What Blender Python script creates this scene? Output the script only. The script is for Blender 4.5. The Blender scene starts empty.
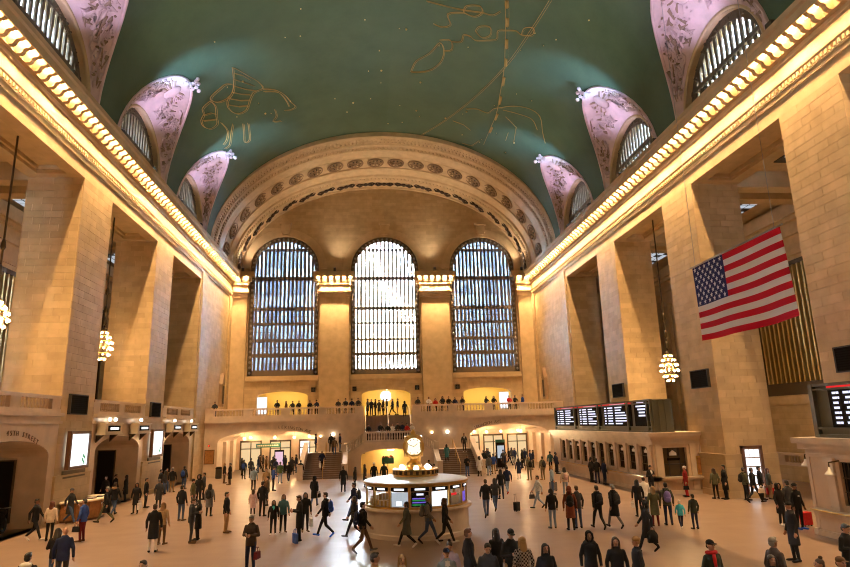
import bpy, bmesh, math, random
import numpy as np
from mathutils import Vector, Matrix
from mathutils.geometry import tessellate_polygon

PI = math.pi
random.seed(7)
SC = bpy.context.scene
COL = SC.collection

# ------------------------------------------------------------------ camera
cam_data = bpy.data.cameras.new('camera')
cam_data.sensor_width = 36.0
cam_data.lens = 610.08 / 850.0 * 36.0
cam_data.clip_end = 600
cam = bpy.data.objects.new('camera', cam_data)
COL.objects.link(cam)
pitch, yaw, roll = 0.22461, 0.09483, -0.02652
cp, sp, cy, sy = math.cos(pitch), math.sin(pitch), math.cos(yaw), math.sin(yaw)
Fv = Vector((sy * cp, cy * cp, sp)); Rv = Vector((cy, -sy, 0)); Uv = Rv.cross(Fv)
R2 = Rv * math.cos(roll) + Uv * math.sin(roll)
U2 = -Rv * math.sin(roll) + Uv * math.cos(roll)
mw = Matrix((R2, U2, -Fv)).transposed().to_4x4()
mw.translation = Vector((-2.03, 0.0, 4.6))
cam.matrix_world = mw
SC.camera = cam

# ------------------------------------------------------------------ world, exposure
SC.view_settings.view_transform = 'Standard'
SC.view_settings.look = 'None'
SC.view_settings.gamma = 1.0
SC.view_settings.exposure = EXPOSURE = 0.0
SC.view_settings.use_curve_mapping = False
SC.cycles.use_denoising = True
SC.cycles.filter_width = 1.1
SC.cycles.max_bounces = 7
SC.cycles.diffuse_bounces = 4
SC.cycles.glossy_bounces = 3
SC.cycles.transparent_max_bounces = 10
SC.cycles.sample_clamp_indirect = 6.0
SC.cycles.caustics_reflective = False
SC.cycles.caustics_refractive = False
world = bpy.data.worlds.new('overcast_sky')
SC.world = world
world.use_nodes = True
bgn = world.node_tree.nodes['Background']
bgn.inputs[0].default_value = (0.76, 0.87, 1.0, 1)
bgn.inputs[1].default_value = SKY = 210.0
FLOOD = 2100.0                   # blue floodlights on the cornice
BULB_STRENGTH = 220.0           # visible glow of the cornice bulbs
BULB_WATT = 1300.0              # light of each cornice bulb
CHAND_WATT = 520.0            # light of each chandelier
UP_WATT = 2600.0               # wide uplight onto the vault
TYMP_WATT = 1900.0             # uplights on the pilaster capitals
GLOW_WATT = 18000.0            # narrow blue beams onto the vault
WARM = (1.0, 0.63, 0.30)       # colour of the incandescent lamps

# hall dimensions (metres)
W = 18.3            # half width to the pier faces
YF = 73.2           # far wall
YN = -12.6          # near end wall
HT = 18.9           # top of the side openings
Y0C, PITCH, OHW = 30.28, 12.52, 4.28
BAYS = [Y0C + PITCH * k for k in (-2, -1, 0, 1, 2)]
VZ0, VZC = 22.8, 36.0
YA = 62.0           # where the end arch starts
def vault_z(x):
    s = min(1.0, abs(x) / W)
    return VZ0 + (VZC - VZ0) * math.sqrt(max(0.0, 1 - s * s))
def vault_x(z):
    s = (z - VZ0) / (VZC - VZ0)
    return W * math.sqrt(max(0.0, 1 - s * s))

# window light guides (portals steer the sky's light through the real windows)
def portal(name, loc, rot, sx, sy_):
    d = bpy.data.lights.new(name, 'AREA'); d.shape = 'RECTANGLE'; d.size = sx; d.size_y = sy_
    d.cycles.is_portal = True
    o = bpy.data.objects.new(name, d); COL.objects.link(o)
    o.location = loc; o.rotation_euler = rot
    return o
for px in (-12.13, 0.0, 12.13):
    portal('window_portal', (px, YF + 1.35, 18.9), (-PI / 2, 0, 0), 8.4, 17.4)
for s in (-1, 1):
    for yc in BAYS:
        portal('window_portal', (s * 19.0, yc, 25.4), (0, s * PI / 2, 0), 4.4, 7.6)

# ------------------------------------------------------------------ materials
MATS = {}
def new_mat(name):
    m = bpy.data.materials.new(name); m.use_nodes = True
    MATS[name] = m
    nt = m.node_tree
    return m, nt, nt.nodes['Principled BSDF']
def simple(name, col, rough=0.6, metal=0.0, spec=None, emit=None, estr=0.0, bump=0.0, bscale=20.0, var=0.0):
    m, nt, b = new_mat(name)
    b.inputs['Base Color'].default_value = (*col, 1)
    b.inputs['Roughness'].default_value = rough
    b.inputs['Metallic'].default_value = metal
    if spec is not None: b.inputs['Specular IOR Level'].default_value = spec
    if emit:
        b.inputs['Emission Color'].default_value = (*emit, 1)
        b.inputs['Emission Strength'].default_value = estr
    if bump or var:
        tc = nt.nodes.new('ShaderNodeTexCoord'); nz = nt.nodes.new('ShaderNodeTexNoise')
        nz.inputs['Scale'].default_value = bscale; nz.inputs['Detail'].default_value = 4
        nt.links.new(tc.outputs['Object'], nz.inputs['Vector'])
        if bump:
            bp = nt.nodes.new('ShaderNodeBump'); bp.inputs['Strength'].default_value = bump
            bp.inputs['Distance'].default_value = 0.02
            nt.links.new(nz.outputs['Fac'], bp.inputs['Height']); nt.links.new(bp.outputs[0], b.inputs['Normal'])
        if var:
            rp = nt.nodes.new('ShaderNodeValToRGB')
            rp.color_ramp.elements[0].position = 0.3; rp.color_ramp.elements[1].position = 0.7
            rp.color_ramp.elements[0].color = (*[c * (1 - var) for c in col], 1)
            rp.color_ramp.elements[1].color = (*[min(1, c * (1 + var)) for c in col], 1)
            nt.links.new(nz.outputs['Fac'], rp.inputs[0]); nt.links.new(rp.outputs[0], b.inputs['Base Color'])
    return m
STONE = (0.57, 0.425, 0.245)
def stone(name, col, axis=None, bw=1.5, bh=0.42, rough=0.55, objrand=False, mortar=0.8, spec=0.3):
    """procedural limestone: coursed joints on the given wall axis, fine grain, per-block tint"""
    m, nt, b = new_mat(name)
    N, L = nt.nodes, nt.links
    b.inputs['Roughness'].default_value = rough
    b.inputs['Specular IOR Level'].default_value = spec
    tc = N.new('ShaderNodeTexCoord')
    crd = N.new('ShaderNodeNewGeometry').outputs['Position'] if objrand else tc.outputs['Object']
    nz = N.new('ShaderNodeTexNoise'); nz.inputs['Scale'].default_value = 1.3; nz.inputs['Detail'].default_value = 6
    L.new(crd, nz.inputs['Vector'])
    rp = N.new('ShaderNodeValToRGB')
    rp.color_ramp.elements[0].position = 0.3; rp.color_ramp.elements[1].position = 0.72
    rp.color_ramp.elements[0].color = (*[c * 0.86 for c in col], 1)
    rp.color_ramp.elements[1].color = (*[min(1, c * 1.1) for c in col], 1)
    L.new(nz.outputs['Fac'], rp.inputs[0])
    out = rp.outputs[0]
    fine = N.new('ShaderNodeTexNoise'); fine.inputs['Scale'].default_value = 14; fine.inputs['Detail'].default_value = 5
    L.new(crd, fine.inputs['Vector'])
    bp = N.new('ShaderNodeBump'); bp.inputs['Strength'].default_value = 0.25; bp.inputs['Distance'].default_value = 0.015
    L.new(fine.outputs['Fac'], bp.inputs['Height'])
    if axis:
        sp_ = N.new('ShaderNodeSeparateXYZ'); L.new(tc.outputs['Object'], sp_.inputs[0])
        cb = N.new('ShaderNodeCombineXYZ')
        nsp = N.new('ShaderNodeSeparateXYZ'); L.new(tc.outputs['Normal'], nsp.inputs[0])
        ab = N.new('ShaderNodeMath'); ab.operation = 'ABSOLUTE'; L.new(nsp.outputs['X'], ab.inputs[0])
        gt = N.new('ShaderNodeMath'); gt.operation = 'GREATER_THAN'; gt.inputs[1].default_value = 0.6; L.new(ab.outputs[0], gt.inputs[0])
        mu = N.new('ShaderNodeMix'); mu.data_type = 'FLOAT'
        L.new(gt.outputs[0], mu.inputs[0]); L.new(sp_.outputs['X'], mu.inputs[2]); L.new(sp_.outputs['Y'], mu.inputs[3])
        L.new(mu.outputs[0], cb.inputs[0]); L.new(sp_.outputs['Z'], cb.inputs[1])
        br = N.new('ShaderNodeTexBrick')
        br.inputs['Scale'].default_value = 1.0; br.inputs['Brick Width'].default_value = bw; br.inputs['Row Height'].default_value = bh
        br.inputs['Mortar Size'].default_value = 0.012; br.inputs['Mortar Smooth'].default_value = 0.3
        br.inputs['Color1'].default_value = (1, 1, 1, 1); br.inputs['Color2'].default_value = (0.84, 0.83, 0.8, 1)
        br.inputs['Mortar'].default_value = (mortar, mortar, mortar, 1)
        L.new(cb.outputs[0], br.inputs['Vector'])
        mx = N.new('ShaderNodeMix'); mx.data_type = 'RGBA'; mx.blend_type = 'MULTIPLY'; mx.inputs[0].default_value = 1.0
        L.new(out, mx.inputs[6]); L.new(br.outputs['Color'], mx.inputs[7]); out = mx.outputs[2]
    if objrand:
        oi = N.new('ShaderNodeObjectInfo')
        r2 = N.new('ShaderNodeValToRGB')
        e = r2.color_ramp.elements
        e[0].color = (0.87, 0.85, 0.82, 1); e[1].color = (1.06, 1.05, 1.03, 1)
        L.new(oi.outputs['Random'], r2.inputs[0])
        mx = N.new('ShaderNodeMix'); mx.data_type = 'RGBA'; mx.blend_type = 'MULTIPLY'; mx.inputs[0].default_value = 1.0
        L.new(out, mx.inputs[6]); L.new(r2.outputs[0], mx.inputs[7]); out = mx.outputs[2]
    L.new(out, b.inputs['Base Color']); L.new(bp.outputs[0], b.inputs['Normal'])
    return m
stone('stone', STONE)
stone('stone_block', STONE, objrand=True)
stone('ashlar', STONE, axis='auto')
stone('marble', (0.60, 0.46, 0.335), rough=0.28, spec=0.5)
stone('marble_wall', (0.74, 0.59, 0.46), rough=0.28, spec=0.5)
stone('marble_pale', (0.64, 0.52, 0.41), rough=0.3, spec=0.5)
stone('booth_marble', (0.62, 0.54, 0.47), rough=0.25, spec=0.5)
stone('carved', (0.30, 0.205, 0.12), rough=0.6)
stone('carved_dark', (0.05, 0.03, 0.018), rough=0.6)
stone('lunette_plaster', (0.68, 0.52, 0.52), rough=0.7)
stone('lunette_relief', (0.66, 0.51, 0.50), rough=0.7)
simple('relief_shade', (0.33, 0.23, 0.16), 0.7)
# floor: polished pink marble slabs
def floor_mat():
    m, nt, b = new_mat('floor_marble'); N, L = nt.nodes, nt.links
    tc = N.new('ShaderNodeTexCoord')
    br = N.new('ShaderNodeTexBrick'); br.offset = 0.5
    for k, v in (('Scale', 1.0), ('Brick Width', 1.25), ('Row Height', 0.62), ('Mortar Size', 0.006)): br.inputs[k].default_value = v
    br.inputs['Color1'].default_value = (0.252, 0.172, 0.122, 1); br.inputs['Color2'].default_value = (0.224, 0.150, 0.104, 1)
    br.inputs['Mortar'].default_value = (0.18, 0.115, 0.075, 1)
    L.new(tc.outputs['Object'], br.inputs['Vector'])
    nz = N.new('ShaderNodeTexNoise'); nz.inputs['Scale'].default_value = 0.9; nz.inputs['Detail'].default_value = 7
    L.new(tc.outputs['Object'], nz.inputs['Vector'])
    rp = N.new('ShaderNodeValToRGB'); rp.color_ramp.elements[0].color = (0.95, 0.95, 0.95, 1); rp.color_ramp.elements[1].color = (1.04, 1.04, 1.03, 1)
    rp.color_ramp.elements[0].position = .2; rp.color_ramp.elements[1].position = .8
    L.new(nz.outputs['Fac'], rp.inputs[0])
    mx = N.new('ShaderNodeMix'); mx.data_type = 'RGBA'; mx.blend_type = 'MULTIPLY'; mx.inputs[0].default_value = 1
    L.new(br.outputs['Color'], mx.inputs[6]); L.new(rp.outputs[0], mx.inputs[7]); L.new(mx.outputs[2], b.inputs['Base Color'])
    rr = N.new('ShaderNodeMapRange'); rr.inputs[3].default_value = 0.26; rr.inputs[4].default_value = 0.38
    L.new(nz.outputs['Fac'], rr.inputs[0]); L.new(rr.outputs[0], b.inputs['Roughness'])
    b.inputs['Specular IOR Level'].default_value = 0.6
floor_mat()
def ceiling_mat():
    m, nt, b = new_mat('vault_paint'); N, L = nt.nodes, nt.links
    tc = N.new('ShaderNodeTexCoord')
    nz = N.new('ShaderNodeTexNoise'); nz.inputs['Scale'].default_value = 0.35; nz.inputs['Detail'].default_value = 8; nz.inputs['Roughness'].default_value = .65
    L.new(tc.outputs['Object'], nz.inputs['Vector'])
    rp = N.new('ShaderNodeValToRGB'); e = rp.color_ramp.elements
    e[0].position = .3; e[0].color = (0.052, 0.088, 0.052, 1); e[1].position = .75; e[1].color = (0.074, 0.117, 0.070, 1)
    L.new(nz.outputs['Fac'], rp.inputs[0]); L.new(rp.outputs[0], b.inputs['Base Color'])
    b.inputs['Roughness'].default_value = 0.75; b.inputs['Specular IOR Level'].default_value = .2
ceiling_mat()
simple('gold_paint', (0.40, 0.25, 0.07), 0.5)
simple('gold_star', (0.8, 0.6, 0.25), 0.4)
simple('bronze', (0.085, 0.058, 0.028), 0.42, 0.6)
simple('bronze_dark', (0.045, 0.035, 0.025), 0.5, 0.3)
simple('brass', (0.62, 0.40, 0.13), 0.28, 1.0)
simple('gold_bar', (0.62, 0.42, 0.16), 0.35, 0.8)
simple('window_iron', (0.13, 0.10, 0.07), 0.5, 0.2)
simple('black_panel', (0.015, 0.012, 0.010), 0.8, spec=.03)
simple('dark_void', (0.012, 0.009, 0.007), 0.9, spec=.02)
simple('wood', (0.34, 0.15, 0.045), 0.35, bump=.1, bscale=6, var=.25)
simple('wood_dark', (0.12, 0.05, 0.02), 0.4)
simple('board_frame', (0.10, 0.095, 0.065), 0.45, 0.3)
simple('white_paint', (0.8, 0.78, 0.74), 0.5)
simple('yellow_wall', (0.80, 0.62, 0.25), 0.7)
simple('booth_roof', (0.80, 0.78, 0.76), 0.35)
simple('stair_stone', (0.20, 0.13, 0.095), 0.5, var=.15, bscale=3)
simple('engraving', (0.16, 0.10, 0.06), 0.7)
simple('green_sign', (0.02, 0.13, 0.08), 0.5)
simple('red_sign', (0.5, 0.03, 0.02), 0.5)
simple('leaf_green', (0.06, 0.16, 0.04), 0.6)
simple('flag_red', (0.40, 0.006, 0.016), 0.9, spec=.05)
simple('flag_white', (0.66, 0.64, 0.62), 0.9, spec=.05)
simple('flag_blue', (0.014, 0.017, 0.075), 0.9, spec=.05)
simple('rubber', (0.012, 0.012, 0.012), 0.6)
simple('steel', (0.35, 0.35, 0.34), 0.3, 0.9)
simple('facade_pale', (0.66, 0.68, 0.70), 0.8, var=.15, bscale=.3)
simple('facade', (0.18, 0.2, 0.225), 0.8, var=.2, bscale=.3)
simple('facade_window', (0.05, 0.06, 0.08), 0.15)
simple('pot_cream', (0.75, 0.65, 0.48), 0.6)
def emis(name, col, st):
    m = bpy.data.materials.new(name); m.use_nodes = True; MATS[name] = m
    nt = m.node_tree; nt.nodes.clear()
    e = nt.nodes.new('ShaderNodeEmission'); o = nt.nodes.new('ShaderNodeOutputMaterial')
    e.inputs[0].default_value = (*col, 1); e.inputs[1].default_value = st
    nt.links.new(e.outputs[0], o.inputs[0])
    return m
def unsampled(*names):
    for n in names: MATS[n].cycles.emission_sampling = 'NONE'
emis('bulb_glow', WARM, BULB_STRENGTH)
emis('bulb_dim', WARM, BULB_STRENGTH * .45)
emis('chandelier_glow', (1.0, 0.62, 0.28), 22.0)
emis('lamp_glow', (1.0, 0.66, 0.34), 30.0)
emis('white_lamp', (1.0, 0.86, 0.66), 9.0)
emis('ceiling_lamp', (1.0, 0.60, 0.26), 22.0)
emis('shop_lamp', (1.0, 0.80, 0.38), 16.0)
emis('screen_white', (0.95, 0.97, 1.0), 1.5)
emis('screen_text', (0.80, 0.80, 1.0), 1.3)
emis('screen_pink', (0.95, 0.62, 0.75), 0.9)
emis('screen_red', (0.85, 0.03, 0.03), 0.9)
emis('screen_purple', (0.20, 0.12, 0.75), 0.9)
emis('screen_green', (0.03, 0.35, 0.08), 0.8)
emis('screen_map', (0.62, 0.68, 0.75), 0.8)
emis('logo_glow', (1.0, 0.98, 0.9), 2.0)
emis('clock_glow', (1.0, 0.88, 0.62), 1.5)
emis('exit_red', (1.0, 0.1, 0.04), 2.0)
emis('flood_glow', (0.55, 0.72, 1.0), 1.0)
emis('shop_glow', (1.0, 0.70, 0.36), 0.9)
emis('window_glow', (1.0, 0.60, 0.25), 0.05)
unsampled('chandelier_glow', 'screen_text', 'screen_pink', 'screen_red', 'screen_purple', 'screen_green', 'screen_map', 'clock_glow', 'logo_glow', 'exit_red', 'flood_glow', 'window_glow')
def downlight(parent, loc, watt, col, r):
    d = bpy.data.lights.new('lamp_light', 'SPOT'); d.energy = watt; d.color = col; d.shadow_soft_size = r; d.spot_size = 1.45; d.spot_blend = .7
    o = bpy.data.objects.new('lamp_light', d); COL.objects.link(o); o.parent = parent; o.location = loc
    return o
def point(parent, loc, watt, col, r):
    d = bpy.data.lights.new('lamp_light', 'POINT'); d.energy = watt; d.color = col; d.shadow_soft_size = r
    o = bpy.data.objects.new('lamp_light', d); COL.objects.link(o); o.parent = parent; o.location = loc
    return o
def glass_mat(name, tint, refl=0.12):
    m = bpy.data.materials.new(name); m.use_nodes = True; MATS[name] = m
    nt = m.node_tree; nt.nodes.clear()
    t = nt.nodes.new('ShaderNodeBsdfTransparent'); t.inputs[0].default_value = (*tint, 1)
    g = nt.nodes.new('ShaderNodeBsdfGlossy'); g.inputs['Roughness'].default_value = 0.08
    mx = nt.nodes.new('ShaderNodeMixShader'); mx.inputs[0].default_value = refl
    o = nt.nodes.new('ShaderNodeOutputMaterial')
    nt.links.new(t.outputs[0], mx.inputs[1]); nt.links.new(g.outputs[0], mx.inputs[2]); nt.links.new(mx.outputs[0], o.inputs[0])
glass_mat('glass', (0.86, 0.91, 0.94))
glass_mat('glass_clear', (0.95, 0.96, 0.95), 0.06)
glass_mat('glass_dimmed', (0.62, 0.70, 0.76))  # darker tint put into the side window panes to dim the sky behind

# ------------------------------------------------------------------ mesh helpers
class MB:
    def __init__(self):
        self.v = []; self.f = []; self.m = []
    def add(self, vs, fs, mi=0):
        o = len(self.v); self.v += [tuple(q) for q in vs]
        for f in fs:
            self.f.append([i + o for i in f]); self.m.append(mi)
        return self
    def bx(self, x0, x1, y0, y1, z0, z1, mi=0):
        vs = [(x0, y0, z0), (x1, y0, z0), (x1, y1, z0), (x0, y1, z0), (x0, y0, z1), (x1, y0, z1), (x1, y1, z1), (x0, y1, z1)]
        return self.add(vs, [(0, 3, 2, 1), (4, 5, 6, 7), (0, 1, 5, 4), (1, 2, 6, 5), (2, 3, 7, 6), (3, 0, 4, 7)], mi)
    def cbx(self, c, s, mi=0, rz=0.0):
        hx, hy, hz = s[0] / 2, s[1] / 2, s[2] / 2
        ca, sa = math.cos(rz), math.sin(rz)
        vs = []
        for z in (-hz, hz):
            for x, y in ((-hx, -hy), (hx, -hy), (hx, hy), (-hx, hy)):
                vs.append((c[0] + x * ca - y * sa, c[1] + x * sa + y * ca, c[2] + z))
        return self.add(vs, [(0, 3, 2, 1), (4, 5, 6, 7), (0, 1, 5, 4), (1, 2, 6, 5), (2, 3, 7, 6), (3, 0, 4, 7)], mi)
    def prism(self, pts, axis, a0, a1, mi=0):
        """pts 2D closed outline extruded along axis; 2D coords are the remaining axes in order"""
        def P(q, a):
            return (a, q[0], q[1]) if axis == 'x' else ((q[0], a, q[1]) if axis == 'y' else (q[0], q[1], a))
        n = len(pts)
        vs = [P(q, a0) for q in pts] + [P(q, a1) for q in pts]
        fs = [(i, (i + 1) % n, (i + 1) % n + n, i + n) for i in range(n)]
        self.add(vs, fs, mi)
        tri = tessellate_polygon([[Vector((q[0], q[1], 0)) for q in pts]])
        self.add(vs, [t for t in tri] + [tuple(i + n for i in reversed(t)) for t in tri], mi)
        return self
    def holed(self, outer, holes, axis, a0, a1, mi=0):
        """slab with holes, extruded between a0 and a1 along axis"""
        def P(q, a):
            return (a, q[0], q[1]) if axis == 'x' else ((q[0], a, q[1]) if axis == 'y' else (q[0], q[1], a))
        loops = [outer] + holes
        flat = [q for l in loops for q in l]; n = len(flat)
        tri = tessellate_polygon([[Vector((q[0], q[1], 0)) for q in l] for l in loops])
        vs = [P(q, a0) for q in flat] + [P(q, a1) for q in flat]
        fs = list(tri) + [tuple(i + n for i in reversed(t)) for t in tri]
        o = 0
        for l in loops:
            k = len(l)
            fs += [(o + i, o + (i + 1) % k, o + (i + 1) % k + n, o + i + n) for i in range(k)]
            o += k
        return self.add(vs, fs, mi)
    def tube(self, path, r, n=6, mi=0, closed=False, flat=None):
        path = [Vector(q) for q in path]
        rs = r if isinstance(r, (list, tuple)) else [r] * len(path)
        vs = []; k = len(path)
        prev = None
        for i, q in enumerate(path):
            a = path[(i - 1) % k] if (closed or i > 0) else q
            b = path[(i + 1) % k] if (closed or i < k - 1) else q
            t = (b - a)
            t = t.normalized() if t.length > 1e-9 else Vector((0, 0, 1))
            if prev is None:
                u = t.cross(Vector((0, 0, 1)))
                if u.length < 1e-3: u = t.cross(Vector((1, 0, 0)))
            else:
                u = prev - t * prev.dot(t)
                if u.length < 1e-6: u = t.cross(Vector((0, 0, 1)))
            u.normalize(); prev = u
            w = t.cross(u)
            for j in range(n):
                an = 2 * PI * j / n
                vs.append(q + (u * math.cos(an) + w * math.sin(an)) * rs[i])
        fs = []
        for i in range(k if closed else k - 1):
            for j in range(n):
                a = i * n + j; b = i * n + (j + 1) % n
                c = ((i + 1) % k) * n + (j + 1) % n; d = ((i + 1) % k) * n + j
                fs.append((a, b, c, d))
        if not closed:
            fs.append(tuple(reversed(range(n)))); fs.append(tuple(range((k - 1) * n, k * n)))
        return self.add(vs, fs, mi)
    def lathe(self, prof, n=16, c=(0, 0, 0), mi=0, a0=0.0, a1=2 * PI, axis='z', sc=(1, 1), caps=True):
        full = abs(a1 - a0 - 2 * PI) < 1e-6
        m = n if full else n + 1
        vs = []
        for r, z in prof:
            for j in range(m):
                a = a0 + (a1 - a0) * j / n
                x, y = r * math.cos(a) * sc[0], r * math.sin(a) * sc[1]
                q = (x, y, z) if axis == 'z' else ((x, z, y) if axis == 'y' else (z, x, y))
                vs.append((q[0] + c[0], q[1] + c[1], q[2] + c[2]))
        fs = []
        for i in range(len(prof) - 1):
            for j in range(n):
                b = (j + 1) % m
                fs.append((i * m + j, i * m + b, (i + 1) * m + b, (i + 1) * m + j))
        if full and caps and tuple(prof[0]) != tuple(prof[-1]):
            if prof[0][0] > 1e-6: fs.append(tuple(reversed(range(m))))
            if prof[-1][0] > 1e-6: fs.append(tuple(range((len(prof) - 1) * m, len(prof) * m)))
        return self.add(vs, fs, mi)
    def ball(self, c, r, nu=8, nv=6, mi=0, M=None):
        r = r if isinstance(r, (tuple, list)) else (r, r, r)
        vs = [(0, 0, -1)]
        for i in range(1, nv):
            ph = -PI / 2 + PI * i / nv
            for j in range(nu):
                a = 2 * PI * j / nu
                vs.append((math.cos(ph) * math.cos(a), math.cos(ph) * math.sin(a), math.sin(ph)))
        vs.append((0, 0, 1))
        out = []
        for q in vs:
            p = Vector((q[0] * r[0], q[1] * r[1], q[2] * r[2]))
            if M is not None: p = M @ p
            out.append((p[0] + c[0], p[1] + c[1], p[2] + c[2]))
        fs = [(0, 1 + (j + 1) % nu, 1 + j) for j in range(nu)]
        for i in range(nv - 2):
            for j in range(nu):
                a = 1 + i * nu + j; b = 1 + i * nu + (j + 1) % nu
                fs.append((a, b, b + nu, a + nu))
        k = len(vs) - 1; o = 1 + (nv - 2) * nu
        fs += [(o + j, o + (j + 1) % nu, k) for j in range(nu)]
        return self.add(out, fs, mi)
    def grid(self, fn, us, vs_, mi=0):
        nu, nv = len(us), len(vs_)
        pts = [fn(u, v) for u in us for v in vs_]
        fs = [(i * nv + j, i * nv + j + 1, (i + 1) * nv + j + 1, (i + 1) * nv + j) for i in range(nu - 1) for j in range(nv - 1)]
        return self.add(pts, fs, mi)
    def mesh(self, name, mats, smooth=False, recalc=True):
        me = bpy.data.meshes.new(name)
        me.from_pydata(self.v, [], self.f)
        mats = mats if isinstance(mats, (list, tuple)) else [mats]
        for q in mats: me.materials.append(MATS[q] if isinstance(q, str) else q)
        if len(mats) > 1: me.polygons.foreach_set('material_index', self.m)
        if recalc:
            bm = bmesh.new(); bm.from_mesh(me)
            bmesh.ops.recalc_face_normals(bm, faces=bm.faces); bm.to_mesh(me); bm.free()
        if smooth: me.polygons.foreach_set('use_smooth', [True] * len(me.polygons))
        me.update()
        return me
    def obj(self, name, mats, parent=None, smooth=False, loc=None, rz=0.0):
        return link(name, self.mesh(name, mats, smooth), parent, loc, rz)
def link(name, me, parent=None, loc=None, rz=0.0):
    o = bpy.data.objects.new(name, me); COL.objects.link(o)
    if parent: o.parent = parent
    if loc: o.location = loc
    if rz: o.rotation_euler = (0, 0, rz)
    return o
def struct(o):
    o['kind'] = 'structure'; return o
def stuff(o):
    o['kind'] = 'stuff'; return o
def tag(o, label, cat, group=None):
    o['label'] = label; o['category'] = cat
    if group: o['group'] = group
    return o
def empty(name, loc=(0, 0, 0), rz=0.0):
    o = bpy.data.objects.new(name, None); COL.objects.link(o)
    o.location = loc; o.rotation_euler = (0, 0, rz); o.empty_display_size = 0.2
    return o
def thing(name, label, cat, loc=(0, 0, 0), rz=0.0, group=None):
    return tag(empty(name, loc, rz), label, cat, group)
def copy_tree(o, parent=None):
    c = o.copy(); COL.objects.link(c)
    if parent: c.parent = parent
    for ch in o.children: copy_tree(ch, c)
    return c
def arch_pts(x0, x1, zb, zs, zt, n=14):
    """closed outline: jambs x0/x1 from zb to spring zs, elliptic head up to zt"""
    c = (x0 + x1) / 2; a = (x1 - x0) / 2
    pts = [(x0, zb), (x1, zb)]
    for i in range(n + 1):
        t = PI * i / n
        pts.append((c + a * math.cos(t), zs + (zt - zs) * math.sin(t)))
    return pts
def text_mesh(body, size, mat, depth=0.01):
    cu = bpy.data.curves.new('lettering', 'FONT'); cu.body = body; cu.size = size; cu.extrude = depth
    cu.align_x = 'CENTER'; cu.align_y = 'CENTER'; cu.resolution_u = 2
    cu.materials.append(MATS[mat])
    o = bpy.data.objects.new('lettering', cu); COL.objects.link(o)
    dg = bpy.context.evaluated_depsgraph_get()
    me = bpy.data.meshes.new_from_object(o.evaluated_get(dg))
    bpy.data.objects.remove(o); bpy.data.curves.remove(cu)
    return me
# =================================================================== STRUCTURE
OPEN = [(c - OHW, c + OHW) for c in BAYS]
XB = {-1: 26.5, 1: 29.0}        # back walls of the side aisles
PD = 21.4                        # back of the piers

fl = MB(); fl.bx(-27, 29.4, YN, 82, -0.3, 0.0)
floor = struct(fl.obj('floor', 'floor_marble'))

# ---- piers with their stone blocks
unit = MB(); unit.bx(-.5, .5, -.5, .5, -.5, .5)
BLOCK = unit.mesh('stone_block', 'stone_block')
def rows(total, n, odd):
    w = total / n
    cuts = [0] + ([w * (i + .5) for i in range(n)] if odd else [w * i for i in range(1, n)]) + [total]
    cuts = [cuts[0]] + [c + random.uniform(-.12, .12) for c in cuts[1:-1]] + [cuts[-1]]
    return list(zip(cuts[:-1], cuts[1:]))
def block(parent, c, s):
    o = bpy.data.objects.new('stone_block', BLOCK); COL.objects.link(o)
    o.parent = parent; o.location = c; o.scale = s
def pier(s, y0, y1, front=False, side=False):
    m = MB(); e = 0.03
    xa = W + (e if front else 0); ya = y0 + (e if side else 0)
    m.bx(min(s * xa, s * PD), max(s * xa, s * PD), ya, y1, 0, HT)
    # plinth with a moulded top
    pl = 2.3
    for z0, z1, d in ((0, .35, .20), (.35, pl, .12), (pl, pl + .1, .16)):
        a, b = s * (W - d), s * PD
        m.bx(min(a, b), max(a, b), y0 - d * .6, y1 + d * .6, z0, z1)
    o = struct(m.obj('pier', 'ashlar'))
    n = 41; z0 = pl + .1; ch = (HT - z0) / n; j = .012
    if front or side:
        for r in range(n):
            zc = z0 + (r + .5) * ch
            if front:
                for a, b in rows(y1 - y0, 3, r % 2):
                    d = random.uniform(-.003, .004)
                    block(o, (s * (W + .03 - d), y0 + (a + b) / 2, zc), (.06, b - a - j, ch - j))
            if side:
                for a, b in rows(PD - W - .06, 3, (r + 1) % 2):
                    d = random.uniform(-.003, .004)
                    block(o, (s * (W + .06 + (a + b) / 2), y0 + .03 - d, zc), (b - a - j, .06, ch - j))
    return o
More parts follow.
